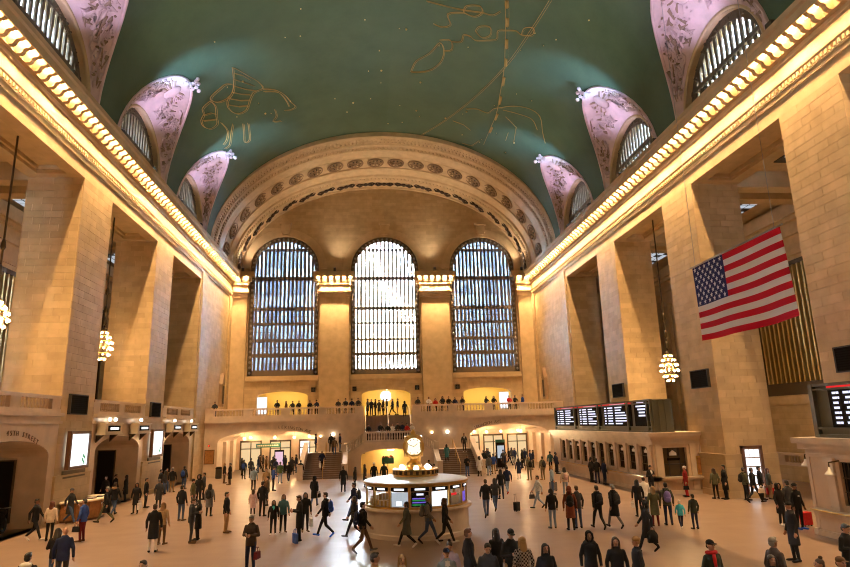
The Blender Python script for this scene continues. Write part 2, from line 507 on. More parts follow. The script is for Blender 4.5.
for s in (-1, 1):
    edges = [YN] + [q for op in OPEN for q in op] + [YF + .6]
    for i in range(0, len(edges), 2):
        y0, y1 = edges[i], edges[i + 1]
        if i == 0 or i == len(edges) - 2:
            m = MB(); a, b = s * W, s * PD
            m.bx(min(a, b), max(a, b), y0, y1, 0, HT)
            if i:
                # a flat pilaster strip and the corner pilaster
                a, b = s * (W - .14), s * W
                m.bx(min(a, b), max(a, b), y0 + .35, y0 + 1.9, 0, 19.7)
                m.bx(min(a, b), max(a, b), YF - 1.3, YF, 5.5, 19.7)
            struct(m.obj('wall_left' if s < 0 else 'wall_right', 'ashlar'))
        else:
            vis = y1 > 22
            pier(s, y0, y1, front=vis, side=vis and y0 > 30)
    # wall above the openings, hollow soffit panels
    m = MB()
    a, b = s * W, s * (W + .75); m.bx(min(a, b), max(a, b), YN, YF + .6, HT, 22.6)
    a, b = s * (PD - .75), s * PD; m.bx(min(a, b), max(a, b), YN, YF + .6, HT, 20.0)
    for i, (y0, y1) in enumerate(OPEN):
        a, b = s * (W + .75), s * (PD - .75)
        for q0, q1 in ((y0 - .01, y0 + .6), (y1 - .6, y1 + .01)):
            m.bx(min(a, b), max(a, b), q0, q1, HT, HT + .4)
        m.bx(min(a, b), max(a, b), y0 - .6, y1 + .6, HT + .42, HT + .7)
        # moulding ring inside the soffit panel
        x0, x1 = sorted((s * (W + .75), s * (PD - .75)))
        for bb in ((x0, x0 + .14, y0 + .6, y1 - .6), (x1 - .14, x1, y0 + .6, y1 - .6), (x0, x1, y0 + .6, y0 + .74), (x0, x1, y1 - .74, y1 - .6)):
            m.bx(*bb, HT + .2, HT + .42)
    struct(m.obj('wall_left' if s < 0 else 'wall_right', 'stone'))
    # attic wall behind the vault springing
    m = MB(); a, b = s * 19.3, s * 19.7
    hol = [arch_pts(c - 3.95, c + 3.95, 22.9, 23.4, 27.3, 16) for c in BAYS]
    m.holed([(YN, 20), (YF + .6, 20), (YF + .6, 31), (YN, 31)], hol, 'x', min(a, b), max(a, b))
    m.bx(min(s * W, b), max(s * W, b), YN, YF + .6, 22.45, 22.74)
    struct(m.obj('wall_left' if s < 0 else 'wall_right', 'stone'))

# ---- side aisles
for s in (-1, 1):
    xb = XB[s]
    m = MB()
    wins = [(c - 3.3, c + 3.3, 5.9, 15.6) for c in BAYS] + ([] if s > 0 else [])
    hol = [[(a, z0), (b, z0), (b, z1), (a, z1)] for a, b, z0, z1 in wins]
    x0, x1 = sorted((s * xb, s * (xb + .5)))
    m.holed([(YN, 0), (YF + .6, 0), (YF + .6, 20.2), (YN, 20.2)], hol, 'x', x0, x1)
    struct(m.obj('wall_aisle_left' if s < 0 else 'wall_aisle_right', 'ashlar'))
    m = MB()
    for z0, z1, d in ((5.2, 5.8, .22), (15.9, 16.3, .15), (16.3, 17.3, .08), (17.3, 17.7, .3), (17.7, 18.3, .2), (18.3, 18.6, .5), (18.6, 19.5, .75)):
        x0, x1 = sorted((s * (xb - d), s * xb)); m.bx(x0, x1, YN, YF, z0, z1)
    for c in BAYS:                      # pilasters with capitals beside each window
        for q in (-4.6, 4.6):
            x0, x1 = sorted((s * (xb - .35), s * xb)); m.bx(x0, x1, c + q - .55, c + q + .55, 0, 15.9)
            x0, x1 = sorted((s * (xb - .5), s * xb)); m.bx(x0, x1, c + q - .7, c + q + .7, 15.0, 15.3); m.bx(x0, x1, c + q - .75, c + q + .75, 15.7, 15.95)
    struct(m.obj('trim_11' if s < 0 else 'trim_12', 'stone'))
    # aisle ceiling with beams and dark skylight lattice
    m = MB()
    x0, x1 = sorted((s * (PD - .4), s * (xb + .5)))
    m.bx(x0, x1, YN, YF + .6, 20.0, 20.3)
    for c in BAYS:
        for q in (c - OHW - .9, c + OHW + .9):
            m.bx(x0, x1, q - .5, q + .5, 18.9, 20.0)
    m.bx(x0, x1, YN - .3, YN, 0, 20.3); m.bx(x0, x1, YF + .3, YF + .6, 0, 20.3)
    struct(m.obj('ceiling_aisle_left' if s < 0 else 'ceiling_aisle_right', 'stone'))
    for c in BAYS[1:]:
        sk = MB(); ax = s * (PD + xb) / 2
        sk.bx(ax - 1.9, ax + 1.9, c - 3.2, c + 3.2, 19.93, 19.99, 0)
        for i in range(6):
            for j in range(9):
                if (i * 7 + j * 3) % 4: sk.bx(ax - 1.8 + i * .62, ax - 1.3 + i * .62, c - 3.1 + j * .7, c - 2.55 + j * .7, 19.9, 19.935, 1)
        tag(sk.obj('skylight', ['bronze_dark', 'screen_map']), 'dark lattice skylight in the ceiling of the %s side aisle' % ('flag' if s > 0 else 'track sign'), 'skylight', 'aisle skylights ' + ('a' if s > 0 else 'b'))
    # grille windows in the aisle back walls
    for i, (a, b, z0, z1) in enumerate(wins):
        if i < 1: continue
        w = struct(empty('window_%d' % (20 + i + (10 if s > 0 else 0)), (s * (xb + .2), (a + b) / 2, z0)))
        hh, hz = (b - a) / 2, z1 - z0
        f = MB()
        for y_0, y_1, z_0, z_1 in ((-hh, -hh + .25, 0, hz), (hh - .25, hh, 0, hz), (-hh, hh, 0, .9), (-hh, hh, hz - .3, hz)):
            f.bx(-.15, .15, y_0, y_1, z_0, z_1)
        f.obj('window_frame', 'bronze', w)
        g = MB(); g.bx(.12 if s > 0 else -.14, .14 if s > 0 else -.12, -hh, hh, 0, hz); g.obj('pane', 'window_glow', w)
        bar = MB(); bar.bx(-.12, .12, -.085, .085, .9, hz - .3); bme = bar.mesh('grille_bar', 'gold_bar')
        n = 12
        for k in range(n):
            o = link('grille_bar', bme, w, (0, -hh + .25 + (2 * hh - .5) * (k + .5) / n, 0))

# ---- left side: galleries over arched passages
def balusters(m, p0, p1, z0, z1, pitch=.30, r=.075, seg=6):
    p0, p1 = Vector(p0), Vector(p1); L = (p1 - p0).length; n = max(1, int(L / pitch))
    h = z1 - z0
    prof = [(r * .9, 0), (r * .9, h * .1), (r * .55, h * .14), (r, h * .38), (r * .5, h * .75), (r * .85, h * .88), (r * .85, h)]
    for i in range(n):
        q = p0.lerp(p1, (i + .5) / n)
        m.lathe([(a, z + z0) for a, z in prof], seg, (q[0], q[1], 0))
def balustrade_y(name, x, y0, y1, z0, z1, side, mat='marble', solid=.9):
    """along y at x; thickness toward `side`"""
    root = struct(empty(name, (0, 0, 0)))
    r = MB(); xa, xb_ = sorted((x, x + side * .34))
    r.bx(xa - .04, xb_ + .04, y0, y1, z1 - .16, z1); r.bx(xa - .03, xb_ + .03, y0, y1, z0, z0 + .2)
    L = y1 - y0
    n = max(1, round((L - solid) / 3.4)); seg = (L - solid) / n
    for i in range(n + 1):
        c = y0 + solid / 2 + i * seg; r.bx(xa, xb_, c - solid / 2, c + solid / 2, z0 + .2, z1 - .16)
    r.obj('rail', mat, root)
    b = MB(); xc = (xa + xb_) / 2
    for i in range(n):
        a = y0 + solid + i * seg; balusters(b, (xc, a, 0), (xc, a + seg - solid, 0), z0 + .2, z1 - .16)
    stuff(b.obj('balusters', mat, root))
    return root
def balustrade_x(name, y, x0, x1, z0, z1, mat='marble_wall', solid=.9, gapn=3.4):
    root = struct(empty(name, (0, 0, 0)))
    r = MB(); r.bx(x0, x1, y - .2, y + .2, z1 - .16, z1); r.bx(x0, x1, y - .19, y + .19, z0, z0 + .2)
    L = x1 - x0; n = max(1, round((L - solid) / gapn)); seg = (L - solid) / n
    for i in range(n + 1):
        c = x0 + solid / 2 + i * seg; r.bx(c - solid / 2, c + solid / 2, y - .16, y + .16, z0 + .2, z1 - .16)
    r.obj('rail', mat, root)
    b = MB()
    for i in range(n):
        a = x0 + solid + i * seg; balusters(b, (a, y, 0), (a + seg - solid, y, 0), z0 + .2, z1 - .16)
    stuff(b.obj('balusters', mat, root))
    return root
tn = 20
for i, (y0, y1) in enumerate(OPEN):
    c = (y0 + y1) / 2
    m = MB()
    hw = 3.55
    m.holed([(y0, 0), (y1, 0), (y1, 5.05), (y0, 5.05)], [arch_pts(c - hw, c + hw, 0.0, 3.45, 4.28, 16)], 'x', -W - .6, -W)
    struct(m.obj('wall_left', 'marble'))
    m = MB()
    m.bx(-26.4, -W + .05, y0 - .02, y1 + .02, 5.05, 5.5)
    m.bx(-W - .3, -W + .18, y0 + .02, y1 - .02, 5.05, 5.2); m.bx(-W - .3, -W + .25, y0 + .02, y1 - .02, 5.42, 5.6)
    struct(m.obj('floor_gallery', 'marble'))
    balustrade_y('balustrade', -W, y0 + .02, y1 - .02, 5.6, 6.48, -1)
    # passage under the gallery: vaulted lining
    m = MB()
    A = arch_pts(c - hw, c + hw, 0.0, 3.45, 4.28, 16)[1:] + [(c - hw, 0.0)]
    m.grid(lambda u, v: (v, A[u][0], A[u][1]), range(len(A)), (-W - .6, -22.4))
    m.bx(-22.7, -22.4, c - hw - .1, c + hw + .1, 0, 4.4)
    struct(m.obj('wall_passage', 'marble'))
    # doorway in the passage back wall and dark display board
    if i >= 2:
        d = struct(empty('door_%d' % (i + 1), (-22.4, c + (1.9 if i == 2 else -1.4), 0)))
        f = MB(); f.bx(0.0, .12, -.75, .75, 0, 2.9); f.obj('door_leaf', 'dark_void' if i > 2 else 'black_panel', d)
        f = MB(); f.bx(0.0, .18, -.9, -.75, 0, 3.0); f.bx(0, .18, .75, .9, 0, 3.0); f.bx(0, .18, -.9, .9, 2.9, 3.05); f.obj('door_frame', 'bronze', d)
        bd = MB(); bd.bx(-.06, .06, -.5, .5, 0, 2.5); 
        yy = c + hw - .07
        b = thing('display_board', ['tall black board on the end wall inside the 45th Street arch', 'tall dark poster board inside the arch beside the wooden desk', 'narrow dark board inside the arch nearest the far balcony'][i - 2], 'board', (-20.4, yy, .35))
        f = MB(); f.bx(-.55, .55, -.04, .06, 0, 2.9); f.obj('panel', 'black_panel', b)
        f = MB()
        for q in ((-.6, -.55, 0, 2.9), (.55, .6, 0, 2.9), (-.6, .6, 2.9, 2.96), (-.6, .6, -.06, 0)): f.bx(q[0], q[1], -.07, .06, q[2], q[3])
        f.obj('board_frame', 'bronze', b)
        l = thing('ceiling_lamp', 'small bright ceiling lamp inside the %s arch' % ['45th Street', 'desk side', 'farthest track'][i - 2], 'lamp', (-20.2, c + .4, 4.12))
        g = MB(); g.lathe([(.0, -.16), (.13, -.13), (.19, -.03), (.19, 0)], 12); g.obj('glass_bowl', 'lamp_glow', l)
        g = MB(); g.lathe([(.22, 0), (.24, .05), (.2, .12)], 12); g.obj('rim', 'brass', l)

# ---- cornice of both long walls with its lamps
PROF = [(0, 19.7), (.06, 19.7), (.06, 19.96), (.10, 20.0), (.10, 20.32), (.17, 20.4), (.17, 20.54), (.04, 20.6), (.04, 21.2), (.12, 21.28), (.12, 21.5), (.3, 21.55), (.3, 21.6),
        (.2, 21.62), (.2, 22.2), (.9, 22.2), (.9, 21.97), (1.0, 21.94), (1.0, 22.36), (1.1, 22.46), (1.1, 22.75), (0, 22.75)]
BRK = [(.19, 21.56), (.47, 21.58), (.56, 21.66), (.58, 21.78), (.66, 21.84), (.80, 21.86), (.90, 21.94), (.92, 22.08), (.9, 22.21), (.19, 22.21)]
BPITCH = .7175
for s in (-1, 1):
    m = MB()
    m.prism([(s * (W - d), z) for d, z in PROF], 'y', YN, YF - .3)
    co = struct(m.obj('trim_%d' % (1 if s < 0 else 2), 'stone'))
    bm_ = MB(); bm_.prism([(s * (W - d), z) for d, z in BRK], 'y', -.13, .13); BM_ = bm_.mesh('scroll_bracket', 'stone')
    bl = MB(); bl.ball((0, 0, 0), (.11, .11, .12), 6, 4); BL = bl.mesh('light_bulb', 'bulb_glow', True)
    bl = MB(); bl.ball((0, 0, 0), (.11, .11, .12), 6, 4); BL2 = bl.mesh('light_bulb', 'bulb_dim', True)
    n = int((YF - 1.6 - YN) / BPITCH)
    for i in range(n):
        y = YF - 1.5 - i * BPITCH
        link('scroll_bracket', BM_, co, (0, y, 0))
        dim = random.random() < .3
        o = link('light_bulb', BL2 if dim else BL, co, (s * (W - .60), y + BPITCH / 2, 22.08))
        downlight(o, (0, 0, -.12), BULB_WATT * (.6 if dim else 1.0), WARM, .06)
    d = MB()
    y = YN
    while y < YF - .4:
        x0, x1 = sorted((s * (W - .17), s * (W - .1))); d.bx(x0, x1, y, y + .13, 20.08, 20.28); y += .26
    stuff(d.obj('dentils', 'stone', co))

# ---- painted barrel vault with its side penetrations
LHW, LR = 4.85, 7.2
NPH = 12
def out_pt(s, yc, ph, sg):
    z = VZ0 + LR * math.sin(ph)
    return (s * vault_x(z), yc + sg * LHW * math.cos(ph), z)
vm = MB()
tip = math.asin(LR / (VZC - VZ0))
for s in (-1, 1):
    bounds = [(YN, None)] + [(c, c) for c in BAYS] + [(YA, None)]
    for k in range(len(bounds) - 1):
        ya, fa = bounds[k]; yb, fb = bounds[k + 1]
        us = [('p', i * PI / 2 / NPH) for i in range(NPH + 1)] + [('t', tip + (PI / 2 - tip) * i / 16) for i in range(1, 17)]
        nv = 8
        def fn(u, v):
            kind, a = u
            if kind == 'p':
                z = VZ0 + LR * math.sin(a); hw = LHW * math.cos(a); x = vault_x(z)
            else:
                x = W * math.cos(a); z = VZ0 + (VZC - VZ0) * math.sin(a); hw = 0
            y0 = ya + (hw if fa is not None else 0); y1 = yb - (hw if fb is not None else 0)
            return (s * x, y0 + (y1 - y0) * v / nv, z)
        vm.grid(fn, us, range(nv + 1))
ceil = struct(vm.obj('ceiling', 'vault_paint', smooth=True))

# lunettes
def lun_pt(s, yc, ph, sg, t):
    """surface from the vault outline (t=0) to the window arch (t=1)"""
    P = Vector(out_pt(s, yc, ph, sg))
    Q = Vector((s * 18.5, yc + sg * 4.05 * math.cos(ph), 23.3 + 4.2 * math.sin(ph)))
    q = P.lerp(Q, t)
    b = math.sin(PI * t) * .35 * math.sin(ph)
    return Vector((q[0], q[1], q[2] + b))
wcount = 4
for s in (-1, 1):
    for bi, yc in enumerate(BAYS):
        phs = [(1, i * PI / 2 / NPH) for i in range(NPH + 1)] + [(-1, PI / 2 - i * PI / 2 / NPH) for i in range(1, NPH + 1)]
        m = MB()
        m.grid(lambda u, t: tuple(lun_pt(s, yc, u[1], u[0], t)), phs, [i / 8 for i in range(9)])
        root = struct(m.obj('ceiling_lunette', 'lunette_plaster', smooth=True))
        # border roll along the edge and arch ring round the window
        e = MB()
        e.tube([lun_pt(s, yc, u[1], u[0], 0.0) for u in phs], .10, 6)
        e.obj('edge_moulding', 'lunette_plaster', root, smooth=True)
        rg = MB()
        rg.grid(lambda u, t: (s * (18.5 + t * .7), yc + u[0] * (4.05 - .1 * t) * math.cos(u[1]), 23.3 + (4.2 - .1 * t) * math.sin(u[1])), phs, (0, 1))
        rg.tube([(s * 18.48, yc + u[0] * 4.1 * math.cos(u[1]), 23.3 + 4.25 * math.sin(u[1])) for u in phs], .13, 6)
        rg.obj('arch_ring', 'stone', root, smooth=True)
        # window
        wcount += 1
        w = struct(empty('window_%d' % wcount, (s * 18.95, yc, 22.9)))
        f = MB()
        for i in range(len(phs) - 1):
            a0, a1 = [(PI / 2 * 0 + (u[1] if u[0] > 0 else PI - u[1])) for u in (phs[i], phs[i + 1])]
            q = lambda a, r, rz: (r * math.cos(a), .4 + rz * math.sin(a))
            o0, o1, i0, i1 = q(a0, 4.05, 4.2), q(a1, 4.05, 4.2), q(a0, 3.5, 3.65), q(a1, 3.5, 3.65)
            f.prism([o0, o1, i1, i0], 'x', -.09, .09)
        f.bx(-.09, .09, -4.0, 4.0, -.1, .3)
        f.bx(-.13, .13, -3.75, 3.75, 1.75, 2.05)
        f.obj('window_frame', 'window_iron', w)
        dm = MB(); random.seed(bi)
        for i in range(50):
            a = random.uniform(.15, PI - .15); r = random.uniform(3.6, 3.95)
            dm.ball((-s * .1, r * math.cos(a), .4 + (r + .15) * math.sin(a)), random.uniform(.05, .1), 5, 4)
        dm.obj('frame_ornament', 'window_iron', w)
        for k in range(14):
            yy = -3.5 + 7.0 * (k + .5) / 14
            zz = .4 + 3.65 * math.sqrt(max(0, 1 - (yy / 3.55) ** 2)) + .08
            b = MB(); b.bx(-.06, .06, yy - .12, yy + .12, .2, zz); b.obj('glazing_bar', 'window_iron', w)
        g = MB(); g.prism([(yy_, zz_) for yy_, zz_ in [(4.0 * math.cos(PI * i / 20), .4 + 4.1 * math.sin(PI * i / 20)) for i in range(21)] + [(-4, -.1), (4, -.1)]], 'x', s * .12 - .01, s * .12 + .01)
        g.obj('pane', 'glass', w)
        if bi < 2: continue
        # plaster relief: shield, wings, foliage
        random.seed(40 + bi)
        rl = MB()
        nrm = Vector((-s, 0, -.55)).normalized()
        def spot(sg, ph, t, off=.06):
            return lun_pt(s, yc, ph, sg, t) + nrm * off
        c0 = spot(1, PI / 2, .42, .12)
        ux = Vector((0, 1, 0)); uz = (lun_pt(s, yc, PI / 2, 1, .2) - lun_pt(s, yc, PI / 2, 1, .7)).normalized()
        MM = Matrix((ux, uz, nrm)).transposed()
        rl.ball(c0, (.55, .75, .16), 12, 6, 0, MM)
        for sg in (-1, 1):
            for k in range(9):           # wing feathers
                a0 = c0 + ux * sg * .5 + uz * (.35 - k * .1)
                a1 = a0 + ux * sg * (1.25 - .05 * k) + uz * (.5 - .18 * k) + nrm * (-.1)
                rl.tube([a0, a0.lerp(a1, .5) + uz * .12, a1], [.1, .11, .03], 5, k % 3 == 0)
            for k in range(70):          # foliage sprays down the flanks
                ph = random.uniform(.28, 1.35); t = random.uniform(.18, .78)
                if ph > 1.1: t = random.uniform(.45, .8)
                p0 = spot(sg, ph, t); 
                p1 = spot(sg, ph + random.uniform(-.09, .09), min(.86, max(.12, t + random.uniform(-.14, .14))))
                p2 = spot(sg, ph + random.uniform(-.14, .14), min(.86, max(.12, t + random.uniform(-.2, .2))), .03)
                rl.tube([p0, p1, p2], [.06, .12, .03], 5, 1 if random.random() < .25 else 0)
            for k in range(46):
                ph = random.uniform(.35, 1.5); t = random.uniform(.15, .82)
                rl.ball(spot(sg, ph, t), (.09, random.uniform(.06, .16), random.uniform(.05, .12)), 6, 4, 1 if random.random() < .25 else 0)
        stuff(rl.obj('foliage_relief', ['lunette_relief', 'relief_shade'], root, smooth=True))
        tp = MB(); p0 = lun_pt(s, yc, PI / 2, 1, 0)
        for k in range(16):
            a = random.uniform(0, 2 * PI); q = p0 + Vector((-s * random.uniform(-.2, .75), math.cos(a) * .4, random.uniform(-.45, .25)))
            tp.ball(q, (.16, .12, .16), 6, 4)
        tp.obj('leaf_finial', 'lunette_relief', root, smooth=True)

# ---- end arch: deep decorated soffit band in front of the far wall
def arc_pt(th, t, off=0.0):
    a = 18.3 - .8 * t - off; zc = 35.5 - 1.5 * t - off
    return Vector((a * math.cos(th), YA + (YF - YA) * t, VZ0 + (zc - VZ0) * math.sin(th)))
ths = [PI * i / 64 for i in range(65)]
am = MB()
bands = [(0.0, -.6), (0.0, .0), (.03, .12), (.06, .12), (.07, .02), (.12, .02), (.13, .14), (.16, .14), (.17, .0), (.22, .0), (.23, .1), (.25, .1), (.26, -.05), (.38, -.05), (.385, .0), (.39, .0),
         (.395, -.12), (.585, -.12), (.59, .02), (.60, .02), (.61, -.05), (.73, -.05), (.74, .12), (.77, .12), (.78, .02), (.82, .02), (.83, .14), (.855, .14), (.86, -.02), (.98, -.02), (.985, .2), (1.0, .2)]
am.grid(lambda th, b: tuple(arc_pt(th, b[0], b[1])), ths, bands)
arch = struct(am.obj('ceiling_end_arch', 'stone'))
bd = MB()
for t, n, r in ((.045, 150, .10), (.095, 130, .12), (.2, 130, .12), (.80, 120, .10)):
    for i in range(n):
        th = PI * (i + .5) / n
        if .04 < th < PI - .04: bd.ball(arc_pt(th, t, .1), (r, r * 1.8, r), 5, 4)
stuff(bd.obj('bead_course', 'stone', arch))
# rosettes
ro = MB()
ro.lathe([(.0, .22), (.16, .2), (.2, .1), (.26, .06)], 10)
for k in range(8):
    a = 2 * PI * k / 8
    ro.ball((.5 * math.cos(a), .5 * math.sin(a), .08), (.22, .14, .1), 6, 4, 0, Matrix.Rotation(a, 3, 'Z'))
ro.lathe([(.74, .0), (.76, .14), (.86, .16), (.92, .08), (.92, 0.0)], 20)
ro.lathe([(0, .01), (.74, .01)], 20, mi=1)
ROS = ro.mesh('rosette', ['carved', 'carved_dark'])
lf = MB()
lf.ball((0, 0, .06), (.3, .3, .14), 8, 5)
for k in (-1, 1):
    lf.tube([(k * .25, 0, .06), (k * .7, .2, .1), (k * 1.0, -.05, .06), (k * .8, -.25, .05)], [.1, .13, .1, .04], 6)
    lf.tube([(k * .25, 0, .06), (k * .6, -.3, .1), (k * .9, -.35, .06)], [.1, .1, .03], 6)
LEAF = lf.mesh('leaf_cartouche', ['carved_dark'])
def seat(o, th, t, off, sc_=1.0):
    n = (arc_pt(th, t, 1.0) - arc_pt(th, t, 0.0)).normalized()
    ya_ = (arc_pt(th, t + .01) - arc_pt(th, t - .01)).normalized()
    xa_ = ya_.cross(n).normalized()
    M = Matrix((xa_, ya_, n)).transposed().to_4x4(); M.translation = arc_pt(th, t, off)
    o.matrix_basis = M @ Matrix.Scale(sc_, 4)
def even(n):
    """angles giving equal arc length"""
    L = [0.0]; q = [PI * i / 400 for i in range(401)]
    for i in range(400): L.append(L[-1] + (arc_pt(q[i + 1], .5) - arc_pt(q[i], .5)).length)
    out = []
    for k in range(n):
        g = L[-1] * (k + .5) / n
        i = next(j for j in range(400) if L[j + 1] >= g)
        out.append(q[i])
    return out
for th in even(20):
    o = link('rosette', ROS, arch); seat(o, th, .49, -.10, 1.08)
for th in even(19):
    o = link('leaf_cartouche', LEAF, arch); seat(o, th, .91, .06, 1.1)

# ---- far wall
WX = [(-16.24, -8.03), (-4.16, 4.16), (8.03, 16.24)]
WZB, WZS, WZT = 10.39, 23.3, 27.41
SHOP = [(-15.0, -9.15), (-2.9, 2.87), (9.2, 15.0)]
m = MB()
hol = [arch_pts(a, b, WZB, WZS, WZT, 24) for a, b in WX] + [arch_pts(a, b, 5.52, 8.0, 8.62, 14) for a, b in SHOP]
m.holed([(-W - .2, 0), (W + .2, 0), (W + .2, 36.2), (-W - .2, 36.2)], hol, 'y', YF, YF + .6)
# passages run under the wall: real openings
far = struct(m.obj('wall_far', 'ashlar'))
m = MB()
for a, b in WX:
    c, r = (a + b) / 2, (b - a) / 2
    n = 24; ring = [(c + (r + .95) * math.cos(PI * i / n), WZS + (WZT - WZS + .95) * math.sin(PI * i / n)) for i in range(n + 1)]
    inn = [(c + r * math.cos(PI * i / n), WZS + (WZT - WZS) * math.sin(PI * i / n)) for i in range(n + 1)]
    for i in range(n):
        m.prism([ring[i], ring[i + 1], inn[i + 1], inn[i]], 'y', YF - .14, YF + .02)
    m.bx(a - .1, b + .1, YF - .3, YF + .05, WZB - .55, WZB - .32); m.bx(a - .05, b + .05, YF - .18, YF + .05, WZB - .32, WZB)
    # keystone and sconce block
    m.bx(c - .55, c + .55, YF - .35, YF, WZT + .5, WZT + 1.7); m.bx(c - .7, c + .7, YF - .45, YF, WZT + 1.5, WZT + 1.75); m.bx(c - .4, c + .4, YF - .45, YF, WZT + .2, WZT + .6)
struct(m.obj('trim_3', 'stone'))
# pilasters between the windows with lamp cornices
tn = 4
for x0, x1 in ((-7.84, -4.38), (4.38, 7.84), (-W, -16.45), (16.45, W)):
    m = MB(); yw = YF - .25
    m.bx(x0, x1, yw, YF, 5.5, 19.7)
    lo, hi = (x0 <= -W + .1), (x1 >= W - .1)
    steps = [(19.7, 20.0, .1), (20.0, 20.35, .16), (20.35, 20.56, .28), (20.56, 21.25, .06), (21.25, 21.55, .22), (21.55, 22.15, .26), (22.15, 22.75, .85)]
    for z0, z1, d in steps:
        m.bx(x0 - (0 if lo else d), x1 + (0 if hi else d), yw - d, YF, z0, z1)
    tn += 1
    o = struct(m.obj('trim_%d' % tn, 'stone'))
    n = 6 if x1 - x0 > 3 else 2
    bk = MB(); bk.bx(-.14, .14, -.8, -.2, 21.6, 22.16); BK = bk.mesh('scroll_bracket', 'stone')
    wid = (x1 - x0 + 1.2) if n == 6 else 1.9
    st = x0 - .6 if n == 6 else (x0 + .3 if lo else x1 - 2.2)
    for i in range(n + 1): link('scroll_bracket', BK, o, (st + wid * i / n, yw, 0))
    for i in range(n): downlight(link('light_bulb', BL, o, (st + wid * (i + .5) / n, yw - .55, 22.02)), (0, 0, -.12), BULB_WATT * 2.3, WARM, .06)

def arch_top(x, hw, zs, zt):
    return zs + (zt - zs) * math.sqrt(max(0.0, 1 - (x / hw) ** 2))
for wi, (a, b) in enumerate(WX):
    c, hw = (a + b) / 2, (b - a) / 2
    w = struct(empty('window_%d' % (wi + 1), (c, YF + .35, WZB)))
    zs, zt = WZS - WZB, WZT - WZB
    # border: ornamented bronze frame
    n = 24; bw = .55
    o_ = [(hw * math.cos(PI * i / n), zs + (zt - zs) * math.sin(PI * i / n)) for i in range(n + 1)]
    i_ = [((hw - bw) * math.cos(PI * i / n), zs + (zt - zs - bw) * math.sin(PI * i / n)) for i in range(n + 1)]
    f = MB()
    for i in range(n): f.prism([o_[i], o_[i + 1], i_[i + 1], i_[i]], 'y', -.15, .15)
    f.bx(-hw, -hw + bw, -.15, .15, 0, zs); f.bx(hw - bw, hw, -.15, .15, 0, zs); f.bx(-hw, hw, -.15, .15, 0, .72)
    f.obj('window_frame', 'window_iron', w)
    be = MB()
    for k in range(int(zs / .62)):
        for sg in (-1, 1): be.ball((sg * (hw - .27), -.17, .4 + k * .62), (.15, .05, .17), 8, 5)
    for k in range(22):
        t = PI * (k + .5) / 22; be.ball(((hw - .27) * math.cos(t), -.17, zs + (zt - zs - .27) * math.sin(t)), (.14, .05, .14), 8, 5)
    be.obj('frame_studs', 'steel', w)
    zb = [0.72] + [q - WZB for q in (12.85, 14.6, 16.6, 18.4, 22.15, 25.8)] + [zt - bw]
    th = [0, .22, .16, .14, .2, .22, .12, 0]
    for k, z in enumerate(zb[1:-1], 1):
        hh = hw - .1 if z < zs else (hw - .1) * math.sqrt(max(0, 1 - ((z - zs) / (zt - zs)) ** 2))
        f = MB(); f.bx(-hh, hh, -.14, .5, z - th[k], z + th[k]); f.obj('walkway', 'window_iron', w)
    random.seed(wi)
    nb = 15
    for k in range(len(zb) - 1):
        z0, z1 = zb[k] + th[k], zb[k + 1] - th[k + 1]
        g = MB()
        for q in range(nb):
            x = -hw + bw + (2 * hw - 2 * bw) * (q + .5) / nb
            zt2 = min(z1, arch_top(x, hw - bw + .05, zs, zt - bw + .1))
            if zt2 > z0 + .1: g.bx(x - .135, x + .135, -.06, .06, z0, zt2)
            if random.random() < (.2 if wi == 1 else .6):
                x2 = x + random.uniform(-.2, .2); zt2 = min(z1, arch_top(x2, hw - bw, zs, zt - bw))
                if zt2 > z0 + .1: g.bx(x2 - .04, x2 + .04, .4, .48, z0, zt2)
        if g.v:
            g.bx(-hw + .5 if z1 < zs else -.5, hw - .5 if z1 < zs else .5, -.05, .05, (z0 + z1) / 2 - .03, (z0 + z1) / 2 + .03)
            g.obj('glazing_bars', 'window_iron', w)
        hx0 = hw - .3
        pts = [(-hx0, z0 - .1), (hx0, z0 - .1)]
        for i in range(9):
            z = z1 + .1 if z1 + .1 <= zs else None
        if z1 <= zs: pts += [(hx0, z1 + .1), (-hx0, z1 + .1)]
        else:
            r = [(q / 8) for q in range(9)]
            R_ = [(arch_x, z0 + (z1 + .1 - z0) * q) for q in r for arch_x in [hx0 * math.sqrt(max(0.0, 1 - max(0.0, (z0 + (z1 + .1 - z0) * q - zs) / (zt - zs)) ** 2))]]
            pts = [(-R_[0][0], R_[0][1])] + R_ + [(-x, z) for x, z in reversed(R_[1:])]
        g = MB(); g.prism(pts, 'y', .09, .11); g.obj('pane', 'glass_clear' if wi == 1 else 'glass_dimmed', w)

# near end wall behind the viewer (closes the hall)
m = MB(); m.bx(-29, 29.5, YN - .6, YN, 0, 36.5); struct(m.obj('wall_near', 'ashlar'))
m = MB(); m.bx(-W - .2, W + .2, YA - .2, YF + .6, 36.0, 36.4)
m.bx(-W - 1.6, -W, YA - 1, YF + .6, 22.7, 30); m.bx(W, W + 1.6, YA - 1, YF + .6, 22.7, 30)
struct(m.obj('ceiling_end', 'stone'))

